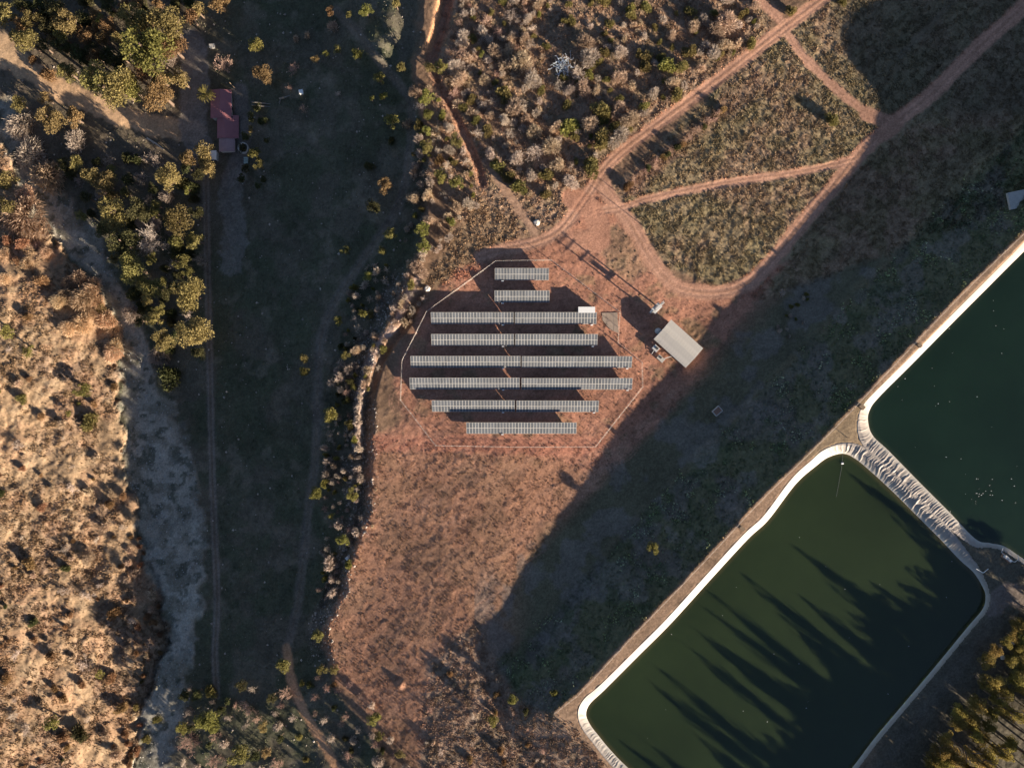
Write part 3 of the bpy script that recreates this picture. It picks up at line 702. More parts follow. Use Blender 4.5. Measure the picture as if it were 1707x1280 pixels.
# ------------------------------------------------------------------ house
M_RED, nt_, b_ = mat('red_roof', (0.33, 0.085, 0.085), 0.6, 0.3)
def houseblock(t, px0, py0, px1, py1, eave, rise, zg, o0, m, wallm, ridge_along='y', name='roof'):
    (xa, ya), (xb_, yb_) = proj(px0, py1, zg+eave), proj(px1, py0, zg+eave)
    cx, cy, w, l = (xa+xb_)/2-o0[0], (ya+yb_)/2-o0[1], xb_-xa, yb_-ya
    MB().box((cx, cy, eave/2-.2), (w-.6, l-.6, eave+.4-.05)).build('wall', wallm, t)
    mb = MB(); z0, z1 = eave, eave+rise; th = .08
    mid = 0.0
    if ridge_along == 'y': pts = [(-w/2, z0), (mid, z1), (w/2, z0), (w/2, z0-th), (mid, z1-th), (-w/2, z0-th)]
    elif ridge_along == 'e': pts = [(-w/2, z1), (w/2, z0), (w/2, z0-th), (-w/2, z1-th)]
    else: pts = [(-w/2, z0), (w/2, z1), (w/2, z1-th), (-w/2, z0-th)]
    k = len(pts)
    for yy in (-l/2, l/2):
        for a, b2 in pts: mb.v.append(Vector((cx+a, cy+yy, b2)))
    mb.f = [tuple(range(k))[::-1], tuple(range(k, 2*k))]+[(i, (i+1) % k, k+(i+1) % k, k+i) for i in range(k)]
    r = mb.build(name, m, t)
    nb = int(l/0.9)
    for i in range(nb):
        yy = cy-l/2+(i+.5)*l/nb
        for (a, b2) in zip(pts[:(2 if ridge_along == 'y' else 1)], pts[1:(3 if ridge_along == 'y' else 2)]):
            MB().tube([(cx+a[0], yy, a[1]+.02), (cx+b2[0], yy, b2[1]+.02)], .035, 4).build('roof_rib', m, r)
    return r
zg = gz(376, 205)-0.1; x, y = proj(376, 205, zg)
t = thing('red_roof_house', 'long low house with a dull red metal roof in the valley', 'house', (x, y, zg))
wm = noisy('plaster', (0.55, 0.48, 0.42), .15)
M_REDN = noisy('red_metal_roof', (0.33, 0.135, 0.145), 0.18, 0.5, 0.6, 0.3); M_GREYR = noisy('grey_pink_roof', (0.34, 0.22, 0.22), 0.15, 0.6, 0.6, .3)
houseblock(t, 351, 150, 386, 197.5, 2.6, 0.7, zg, (x, y), M_REDN, wm)
houseblock(t, 362, 196.5, 390, 231, 2.5, 0.6, zg, (x, y), M_REDN, wm)
houseblock(t, 389, 193, 398, 231, 2.3, 0.5, zg, (x, y), M_REDN, wm, 'e', 'lean_to_roof')
houseblock(t, 365, 231.5, 391.5, 253, 2.5, 0.4, zg, (x, y), M_GREYR, wm, 'y', 'porch_roof')
for yy in (4.5, 1.0, -2.5): w_ = MB().box((3.15, yy, 1.5), (0.08, 1.1, 1.0)).build('window', M_DARK, t)
d_ = MB().box((-2.4, -3.2, 1.0), (.1, .95, 2.0)).build('door', M_WOOD, t)
p = G(407, 248); t = thing('round_tank', 'open round concrete tank beside the red roofed house', 'tank', p)
mb = MB(); n = 28
for r_, z_ in ((1.9, -.3), (1.9, 1.2), (1.55, 1.2), (1.55, .3)):
    for k in range(n): mb.v.append(Vector((r_*math.cos(k*2*math.pi/n), r_*math.sin(k*2*math.pi/n), z_)))
for j in range(3):
    for k in range(n): mb.f.append((j*n+k, j*n+(k+1) % n, (j+1)*n+(k+1) % n, (j+1)*n+k))
mb.build('ring_wall', M_CONC, t); MB().tube([(0, 0, .3), (0, 0, .45)], 1.56, 28).build('tank_water', M_DARK, t)
p = G(411, 268); t = thing('crate_stack', 'pale green flat crates lying below the round tank', 'crates', p)
for k in range(3): MB().box((0, .75-k*.8, .35), (1.5, 0.6, 0.8)).build('crate', noisy('pale_green', (.35, .42, .38)), t)
p = G(360, 262); t = thing('white_hut', 'small white hut half under the golden tree by the house', 'hut', p)
MB().box((0, 0, 1.0), (1.9, 3.0, 2.2)).build('wall', M_CONC, t); MB().box((0, 0, 2.15), (2.2, 3.3, .12)).build('roof', M_WHITE, t); MB().box((0, -1.5, .9), (.8, .08, 1.7)).build('door', M_DARK, t)
t = thing('low_wall', 'low grey field wall running from the house yard into the field', 'wall', G(423, 174)); o0 = t.location.copy()
for (a, b2) in (((423,174),(466,173.5)), ((466,173.5),(468,167)), ((468,167),(492,156)), ((424,179),(466,178))):
    A_, B_ = G(*a), G(*b2); mid = (A_+B_)/2-o0; dv = B_-A_
    MB().box((mid.x, mid.y, mid.z+.1), (dv.length, 0.25, .9), math.atan2(dv.y, dv.x)).build('wall_run', noisy('field_stone', (.19, .17, .15)), t)
def smallbox(px, py, sx, sy, sz, rz, name, lab, cat, m):
    p = G(px, py); t = thing(name, lab, cat, p, rz)
    MB().box((0, 0, sz/2-.15), (sx, sy, sz+.3)).build('body', m, t); MB().box((0, 0, sz+.03), (sx+.12, sy+.12, .08)).build('lid', m, t)
smallbox(503, 155, 1.3, 1.3, 1.0, .2, 'white_box', 'small white box at the end of the low field wall', 'box', M_WHITE)
smallbox(355, 79, 1.8, 1.3, 1.0, .1, 'white_box', 'flat grey white box behind the pink bush near the house', 'box', M_CONC)
smallbox(581, 928, 1.7, 0.9, .9, .7, 'white_box', 'small tilted white box in the dark gully below the field', 'box', M_WHITE)
smallbox(1435, 678, 1.6, 1.2, 1.0, -.75, 'valve_box', 'squat valve box on the crest at the corner of the dark pond', 'valve box', M_WOOD)
smallbox(1531, 576, 1.2, 0.9, .9, -.75, 'valve_box', 'squat valve box halfway along the crest of the dark pond', 'valve box', M_WOOD)
smallbox(1236, 880, 1.6, 1.0, 1.0, -.75, 'valve_box', 'squat valve box on the crest beside the large green pond', 'valve box', M_WOOD)
p = G(1697, 333); tag(MB().box((0, 0, .1), (6.5, 5.5, .8), .2).build('concrete_pad', M_CONC, None, loc=p), 'pale concrete pad on the bank at the frame edge', 'slab')
# fence along the crest
t = thing('crest_fence', 'thin post and wire fence along the embankment crest', 'fence', G(930, 1180)); o0 = t.location.copy()
cp = catmull([(x_+1.5, y_+1.5) for x_, y_ in SHOULDER[1:16]], 44); tp = []
CPOST = MB().tube([(0, 0, -.3), (0, 0, 1.1)], .06, 5).mesh('post', M_WOOD)
for q_ in cp:
    o = obj('post', CPOST, t); o.location = G(*q_)-o0; tp.append(o.location+Vector((0, 0, 1.0)))
MB().tube(tp, .035, 4, False).build('wire', M_WIRE, t); MB().tube([p_-Vector((0, 0, .45)) for p_ in tp], .02, 4, False).build('wire', M_WIRE, t)
# hose and float in the pond
t = thing('floating_hose', 'thin hose with a white float lying in the green pond', 'hose', (*proj(1405, 757, Z_WATER), Z_WATER)); o0 = t.location.copy()
hp = [Vector((*proj(a, b2, Z_WATER), Z_WATER+.03))-o0 for a, b2 in ((1405,755),(1404,772),(1400,795),(1397,812),(1394,828))]
MB().tube([hp[0]+Vector((0, 1.6, 1.5))]+hp, .035, 5).build('hose', noisy('grey_hose', (.16, .17, .15)), t); MB().tube([hp[1]-Vector((.35, 0, 0)), hp[1]+Vector((.35, 0, 0))], .3, 8).build('float', M_WHITE, t)
# pump on the bank between the ponds
zc = Z_CREST; t = thing('pump_rig', 'rusty pump rig with pipes on the bank where the ponds part', 'pump', G(1677, 930, 0), math.radians(-38))
MB().box((0, 0, .3), (3.6, 1.3, .5)).build('skid', noisy('rust_paint', (.33, .19, .13)), t); MB().box((-.8, 0, .95), (1.3, .9, .9)).build('motor', M_STEEL, t); MB().tube([(.4, 0, .9), (1.2, 0, .9)], .42, 12).build('pump_casing', M_WHITE, t)
MB().tube([(1.2, 0, .9), (2.4, .6, .8), (3.2, 2.2, .2), (3.4, 3.4, -1.4)], .12).build('suction_pipe', M_STEEL, t); MB().tube([(-1.2, .2, .7), (-2.6, .5, .5), (-3.0, 2.0, .3)], .12).build('delivery_pipe', M_STEEL, t)
t = thing('drain_pipe', 'bent pale pipe on the liner corner of the green pond', 'pipe', G(1640, 951))
MB().tube([(-2.6, .7, .35), (-.4, -.6, .35)], .1).build('pipe_run', M_WHITE, t); MB().tube([(-.4, -.6, .35), (1.2, .7, .35)], .1).build('pipe_bend', M_WHITE, t)
t = thing('white_tank', 'white ball shaped tank with a pipe in the dark corner', 'tank', G(1684, 1068))
mb = MB(); 
for j in range(7):
    an = -math.pi/2+math.pi*j/6
    for k in range(14): mb.v.append(Vector((math.cos(an)*.9*math.cos(k*2*math.pi/14), math.cos(an)*.9*math.sin(k*2*math.pi/14), .8+.9*math.sin(an))))
for j in range(6):
    for k in range(14): mb.f.append((j*14+k, j*14+(k+1) % 14, (j+1)*14+(k+1) % 14, (j+1)*14+k))
mb.build('tank_shell', M_WHITE, t, True); MB().tube([(.6, .4, .9), (4.5, 3.4, .9)], .12).build('pipe', M_WHITE, t)
for k in (1.5, 3.5): MB().tube([(k+.3, k*.77, -.3), (k+.3, k*.77, .85)], .06).build('support', M_STEEL, t)

# ------------------------------------------------------------------ vegetation meshes
def unit(n, r):
    v = r.normal(size=(n, 3)); return v/np.linalg.norm(v, axis=1)[:, None]
def diamonds(p, u, l, w, r):
    """one four cornered leaf from p along u"""
    s = np.cross(u, unit(len(p), r)); s /= np.linalg.norm(s, axis=1)[:, None]+1e-9
    l = np.broadcast_to(l, len(p))[:, None]; w = np.broadcast_to(w, len(p))[:, None]
    v = np.stack([p, p+u*l*.5+s*w*.5, p+u*l, p+u*l*.5-s*w*.5], 1).reshape(-1, 3)
    return v, np.arange(len(v)).reshape(-1, 4)
def crown_mesh(name, seed, n, leaf, lobes, flat=0.8, spread=0.62, lr=(0.26, 0.46)):
    r = np.random.default_rng(seed); P = []; U = []
    for k in range(lobes):
        c = unit(1, r)[0]*np.array([1, 1, flat])*spread*r.random()**0.4
        rad = r.uniform(*lr); m = int(n/lobes*(rad/0.36)**1.6)
        dv = unit(m, r); dv[:, 2] = np.where(dv[:, 2] < -.4, -dv[:, 2], dv[:, 2])
        q = c+dv*rad*(0.5+0.5*r.random((m, 1))**0.5)*np.array([1, 1, .85]); P.append(q)
        u = dv*0.55+unit(m, r)*0.8; U.append(u/np.linalg.norm(u, axis=1)[:, None])
    P = np.concatenate(P); U = np.concatenate(U)
    v, f = diamonds(P, U, leaf*r.uniform(.7, 1.4, len(P)), leaf*.62*r.uniform(.7, 1.3, len(P)), r)
    return mesh_np(name, v, f)
def shrub_mesh(name, seed, n, leaf, width, hgt, lump=6):
    """low bush, feathery leaves pointing up and out from the base"""
    r = np.random.default_rng(seed); P = []; U = []
    for k in range(lump):
        an = r.uniform(0, 6.28); rr = r.uniform(.1, .62) if k else 0
        c = np.array([math.cos(an)*rr, math.sin(an)*rr, 0]); hh = hgt*r.uniform(.6, 1.05)*(1-rr*.35); rad = r.uniform(.3, .5)
        m = n//lump; a = r.uniform(0, 6.28, m); t = r.random(m)**.6; sp = rad*np.sqrt(r.random(m))*(0.35+.65*np.sin(np.pi*np.clip(t, .05, .9)))
        q = np.stack([c[0]+np.cos(a)*sp, c[1]+np.sin(a)*sp, hh*t], 1); P.append(q)
        u = np.stack([np.cos(a)*.7, np.sin(a)*.7, np.full(m, .65)], 1)+unit(m, r)*.45; U.append(u/np.linalg.norm(u, axis=1)[:, None])
    P = np.concatenate(P); U = np.concatenate(U)
    v, f = diamonds(P, U, leaf*r.uniform(.7, 1.4, len(P)), width*r.uniform(.7, 1.3, len(P)), r)
    return mesh_np(name, v, f)
def bare_mesh(name, seed, mains=16, hgt=1.1, w=.05):
    r = np.random.default_rng(seed); P = []; U = []; L = []; W = []
    def add(p, u, l, ww): P.append(p); U.append(u); L.append(l); W.append(ww)
    for k in range(mains):
        a = r.uniform(0, 6.28); e = r.uniform(.35, 1.4)
        u = np.array([math.cos(a)*math.cos(e), math.sin(a)*math.cos(e), math.sin(e)]); l = r.uniform(.75, 1.1)*(.75+.25*hgt)
        add(np.zeros(3)+r.normal(0, .05, 3)*[1, 1, 0], u, l, w)
        for j in range(8):
            t = r.uniform(.25, .95); q = P[-1-0]*0+u*l*t; u2 = u*.8+unit(1, r)[0]*.75; u2 /= np.linalg.norm(u2); l2 = r.uniform(.2, .45)
            add(q, u2, l2, w*.6)
            for i in range(4):
                u3 = u2*.7+unit(1, r)[0]*.8; u3 /= np.linalg.norm(u3); add(q+u2*l2*r.uniform(.3, .95), u3, r.uniform(.1, .24), w*.45)
    r2 = np.random.default_rng(seed+1)
    v, f = diamonds(np.array(P), np.array(U), np.array(L), np.array(W), r2)
    v[:, 2] = np.maximum(v[:, 2], -.02)
    return mesh_np(name, v, f)
def reed_mesh(name, seed, n=1500):
    """dense bed of stems, plumes all brushed one way"""
    r = np.random.default_rng(seed); a = r.uniform(0, 6.28, n); rr = .8*np.sqrt(r.random(n))*(1+.18*np.sin(a*3+seed))
    P = np.stack([np.cos(a)*rr, np.sin(a)*rr, r.uniform(.0, .75, n)*(1-.45*rr)], 1)
    U = np.stack([np.cos(a)*.25+.42+r.normal(0, .2, n), np.sin(a)*.25-.36+r.normal(0, .2, n), .75+r.normal(0, .2, n)], 1); U /= np.linalg.norm(U, axis=1)[:, None]
    v, f = diamonds(P, U, r.uniform(.3, .62, n), r.uniform(.02, .05, n), r)
    return mesh_np(name, v, f)
def trunk_mesh(name, seed, limbs=5):
    r = random.Random(seed); mb = MB()
    mb.tube([(0, 0, -.08), (r.uniform(-.03, .03), r.uniform(-.03, .03), .4), (r.uniform(-.06, .06), r.uniform(-.06, .06), .8)], [.055, .042, .018], 7)
    for k in range(limbs):
        a = k*6.28/limbs+r.uniform(-.4, .4); z = r.uniform(.3, .55); l = r.uniform(.25, .38)
        mb.tube([(0, 0, z), (math.cos(a)*l*.5, math.sin(a)*l*.5, z+.15), (math.cos(a)*l, math.sin(a)*l, z+.3)], [.026, .018, .008], 5)
    return mb.mesh(name, M_BARK)
CR_BIG = [crown_mesh('crown', 100+i, 3800, .10, 19, spread=.74, lr=(.18, .40)) for i in range(5)]
CR_MID = [crown_mesh('crown', 120+i, 1500, .15, 13, spread=.78, lr=(.18, .40)) for i in range(5)]
CR_SM = [crown_mesh('crown', 140+i, 520, .26, 9, spread=.75, lr=(.22, .42)) for i in range(4)]
CR_GUM = [crown_mesh('crown', 160+i, 5200, .085, 24, flat=1.0, spread=.72, lr=(.2, .38)) for i in range(4)]
SH_LEAF = [shrub_mesh('shrub', 200+i, 1100, .2, .1, 1.15, 7) for i in range(5)]
SH_PLUME = [shrub_mesh('shrub', 220+i, 1500, .30, .05, 1.45, 6) for i in range(5)]
SH_SPIKY = [shrub_mesh('shrub', 230+i, 380, .55, .085, 1.0, 5) for i in range(5)]
SH_BARE = [bare_mesh('shrub', 240+i, 15, 1.1, .055) for i in range(4)]
BARE_BIG = [bare_mesh('branches', 260+i, 34, 1.0, .045) for i in range(2)]
REED = [reed_mesh('reeds', 280+i) for i in range(4)]
TRUNK = [trunk_mesh('trunk', 300+i) for i in range(4)]
NAMES = {'olive': 'broadleaf_tree', 'gold': 'broadleaf_tree', 'green': 'broadleaf_tree', 'brown': 'broadleaf_tree', 'dark': 'broadleaf_tree'}
R = random.Random(11)
def tree(px, py, r, kind, label, group=None, hfac=1.0):
    """tree or bush whose crown shows at px, py with radius r (photo pixels)"""
    woody = kind in NAMES
    z0 = gz(px, py); Rm = r*S*(H-z0)/H
    if woody and r >= 9:
        h = (Rm*1.45+2.4)*hfac; bx, by = under(px, py, h-Rm*.6); p = G(bx, by)
        t = thing(NAMES[kind], label, 'tree', p, R.uniform(0, 6.28), group)
        c = obj('crown', R.choice(CR_BIG if r >= 19 else CR_MID), t, m=M[kind]); c.scale = (Rm*R.uniform(.95, 1.12), Rm*R.uniform(.95, 1.12), Rm*R.uniform(.85, 1.05)); c.location = (0, 0, h-Rm*.78); c.rotation_euler.z = R.uniform(0, 6.28)
        k = obj('trunk', R.choice(TRUNK), t); k.scale = (h*.8, h*.8, h)
    elif woody:
        h = (Rm*1.5+2.0)*hfac; bx, by = under(px, py, h-Rm*.6); p = G(bx, by)
        t = thing('small_tree', label, 'tree', p, R.uniform(0, 6.28), group)
        c = obj('crown', R.choice(CR_SM), t, m=M[kind]); c.scale = (Rm*1.05, Rm*1.05, Rm); c.location = (0, 0, h-Rm*.8)
        k = obj('trunk', R.choice(TRUNK), t); k.scale = (h*.7, h*.7, h)
    elif kind == 'reed' or kind == 'greyreed':
        h = Rm*0.6*hfac+1.6; bx, by = under(px, py, h*.6); p = G(bx, by)
        t = tag(obj('reed_clump', R.choice(REED), None, p, M['reed' if kind == 'reed' else 'grey']), label, 'reeds', group); t.scale = (Rm*1.1, Rm*1.1, h); t.rotation_euler.z = R.uniform(-.5, .5)
    elif kind == 'deadtree':
        h = Rm*1.5+1.5; bx, by = under(px, py, h*.6); p = G(bx, by)
        t = thing('bare_tree', label, 'tree', p, R.uniform(0, 6.28), group)
        c = obj('branches', R.choice(BARE_BIG), t, m=M['white']); c.scale = (Rm*1.05, Rm*1.05, h*.72); c.location.z = h*.25
        k = obj('trunk', TRUNK[0], t); k.scale = (h*.6, h*.6, h*.5)
    else:
        form = {'tan': SH_PLUME, 'grey': SH_PLUME, 'pink': SH_BARE, 'rust': SH_LEAF, 'scrub': SH_LEAF, 'oliveb': SH_LEAF, 'greenb': SH_LEAF, 'bare': SH_BARE, 'brownb': SH_LEAF, 'darkb': SH_LEAF}[kind]
        mm = {'scrub': 'brown', 'oliveb': 'olive', 'greenb': 'green', 'bare': 'grey', 'brownb': 'brown', 'darkb': 'dark'}.get(kind, kind)
        if form is SH_PLUME and r < 9.5: form = SH_SPIKY
        h = (Rm*1.0+.5)*hfac; bx, by = under(px, py, h*.55); p = G(bx, by)
        t = tag(obj('feathery_shrub' if form is SH_PLUME else 'spiky_shrub' if form is SH_SPIKY else 'leafless_shrub' if form is SH_BARE else 'leafy_shrub', R.choice(form), None, p, M[mm]), label, 'shrub', group)
        t.scale = (Rm*1.08, Rm*1.08, h*.85); t.rotation_euler.z = R.uniform(0, 6.28)
    return t
taken = []
def L(px, py, r, kind, label, group=None, hfac=1.0):
    if px < 340 and py < 620 and kind in NAMES: r *= 1.13
    if px < 340 and py < 620 and kind in NAMES: hfac *= 1.0 if py > 155 and px < 200 else 1.25
    taken.append((px, py, r)); return tree(px, py, r, kind, label, group, hfac)

# ------------------------------------------------------------------ trees one can tell apart (crown position, radius in photo pixels)
UL = 'trees of the upper valley grove'
L(8,23,16,'olive','olive tree cut by the upper corner of the frame',UL)
L(50,30,15,'olive','olive tree above the start of the sandy road, beside the corner tree',UL)
L(38,65,21,'olive','wide olive tree right beside the upper end of the sandy road',UL)
L(111,33,21,'gold','greyish gold tree with a ragged crown in the upper corner grove',UL)
L(99,57,12,'olive','small olive tree at the foot of the ragged greyish gold tree',UL)
L(140,60,13,'brown','thin brown tree trailing down beside the ragged greyish gold tree',UL)
L(166,31,7,'green','tiny green tree in the dark gap of the upper grove',UL)
L(222,28,25,'olive','big olive tree at the top of the dense upper grove',UL)
L(275,35,28,'olive','big yellowish olive tree touching the top frame edge near the house yard',UL,1.1)
L(235,76,36,'green','biggest and brightest yellow green tree of the upper grove',UL,1.15)
L(284,76,24,'brown','brownish olive tree overhanging the house yard',UL)
L(282,99,15,'grey','pale grey bush at the yard edge under the brownish tree')
L(161,133,27,'olive','broad olive tree at the sandy road end of the lower grove edge',UL)
L(192,143,30,'olive','broad olive tree in the middle of the lower grove edge',UL)
L(217,146,22,'green','greenish tree at the yard end of the lower grove edge',UL)
L(109,118,16,'olive','round olive tree on the upper verge of the sandy road',UL)
L(80,124,14,'brownb','low brown bush on the upper verge of the sandy road')
L(54,100,8,'brownb','tiny brown bush beside the bend of the sandy road')
L(237,118,19,'brown','brown tree between the bright grove and the lower grove edge',UL)
L(265,156,25,'brown','tall rusty brown tree at the corner of the house yard',UL)
L(262,128,16,'gold','slim golden brown tree above the rusty yard corner tree',UL)
L(29,171,14,'olive','small olive tree on the stream side of the sandy road',UL)
L(75,164,10,'gold','small golden tree just below the sandy road',UL)
L(80,195,21,'gold','round golden tree below the sandy road',UL)
L(122,195,16,'brown','orange brown tree next to the round golden tree below the road',UL)
L(128,235,19,'grey','grey brown bush in the shade below the orange brown tree')
L(30,208,23,'greyreed','grey reed clump at the stream bend near the frame edge')
L(47,256,26,'greyreed','grey plumed reed clump where the stream leaves the grove')
L(77,292,28,'reed','tall pale reed clump on the stream bend, brushed sideways')
L(37,325,18,'reed','small straw reed clump on the far stream bank')
L(38,362,36,'reed','widest straw coloured reed clump on the stream bank at the frame edge')
L(8,340,14,'olive','olive bush like tree on the bank cut by the frame edge')
L(10,300,16,'gold','golden tree on the bank cut by the frame edge')
L(312,262,14,'gold','small golden crown nearest the yard track by the house')
L(340,254,18,'gold','golden tree against the white hut by the house')
L(346,282,16,'gold','orange gold tree just below the white hut')
L(280,297,21,'gold','round golden tree standing alone below the yard')
L(235,296,15,'bare','dim grey leafless bush beside the round golden tree below the yard')
L(118,289,13,'darkb','dark green bush above the stream near the pale reeds')
L(152,294,17,'gold','golden tree of a touching pair above the stream')
L(173,305,18,'gold','longer golden brown tree of a touching pair above the stream')
L(188,356,26,'olive','large olive tree in the middle of the stream grove')
L(230,350,20,'dark','dim green tree squeezed inside the stream grove')
L(282,332,14,'grey','pale pinkish plume bush in the stream grove')
L(296,366,24,'olive','bushy olive tree at the track side of the stream grove')
L(253,403,28,'deadtree','white leafless tree with fine branches in the stream grove')
L(200,404,26,'dark','dim green tree by the white leafless tree')
L(292,400,13,'olive','small olive tree next to the white leafless tree')
L(311,317,6,'green','tiny bright green tree by the valley track')
L(370,107,19,'pink','round pinkish leafless bush behind the red roofed house',None,1.2)
L(364,3,18,'brown','tan tree at the top edge above the house')
L(425,74,14,'green','bright green tree at the edge of the dark field above the house')
L(437,122,19,'gold','golden tree beside the dark field level with the house')
L(418,215,6,'gold','tiny orange gold shrub tree between house and dark field')
L(425,257,12,'green','green tree beside the round tank',None)
L(432,275,9,'olive','olive tree below the round tank beside the pale crates')
L(218,447,24,'olive','olive tree where the stream grove meets the gravel bed')
L(250,480,22,'olive','rounded olive tree on the gravel bed side of the grove')
L(312,490,27,'olive','largest olive tree on the valley track side of the lower grove')
L(319,553,25,'gold','last large golden olive tree of the grove by the valley track')
L(258,531,14,'olive','small olive tree above the grey reeds of the gravel bed')
L(269,564,17,'gold','golden brown tree at the lower tip of the stream grove')
L(304,438,13,'olive','small olive tree in the dark gap of the stream grove')
L(190,430,9,'olive','small olive tree leaning over the gravel bed')
L(218,521,16,'greyreed','grey plumed reeds leaning over the gravel bed')
L(262,592,17,'greyreed','grey reeds below the last trees of the stream grove')
L(279,628,24,'darkb','large dark bush in full shade beside the gravel bed')
L(10,551,12,'green','green tree on the sunny hillside cut by the frame edge')
L(47,584,10,'green','small green tree on the sunny slope behind the reed bed')
L(138,652,15,'green','bright green tree with a long shadow on the sunny slope')
L(34,665,11,'oliveb','yellow green bush on the open sunny slope')
L(114,689,5,'green','tiny green tree inside a long shadow on the sunny slope')
L(148,705,18,'oliveb','wide yellow green bush near the bank edge of the sunny slope')
L(168,512,10,'gold','small golden bush tree at the top of the reed bed')
L(86,1206,14,'green','yellow green tree with a long shadow low on the sunny slope')
L(165,1124,8,'green','small green tree near the lower bank edge of the sunny slope')
L(141,1108,13,'bare','grey leafless bush beside the small green tree on the slope')
L(131,1222,17,'darkb','dark bush low on the sunny slope')
L(262,1199,9,'oliveb','yellow bush on the gravel bed edge near the lower frame')
L(242,1233,9,'oliveb','pale yellow bush at the foot of the sunny bank')
L(346,1203,24,'green','large yellow green tree by the lower end of the gravel bed')
L(302,1214,12,'green','small yellow green tree next to the large one by the gravel bed')
L(400,1260,18,'olive','olive tree near the lower frame edge by the valley track')
L(312,1240,23,'pink','large pinkish leafless bush near the lower frame edge')
L(356,1268,17,'pink','smaller pinkish leafless bush at the lower frame edge')
L(412,1182,17,'pink','pinkish leafless bush at the end of the valley track')
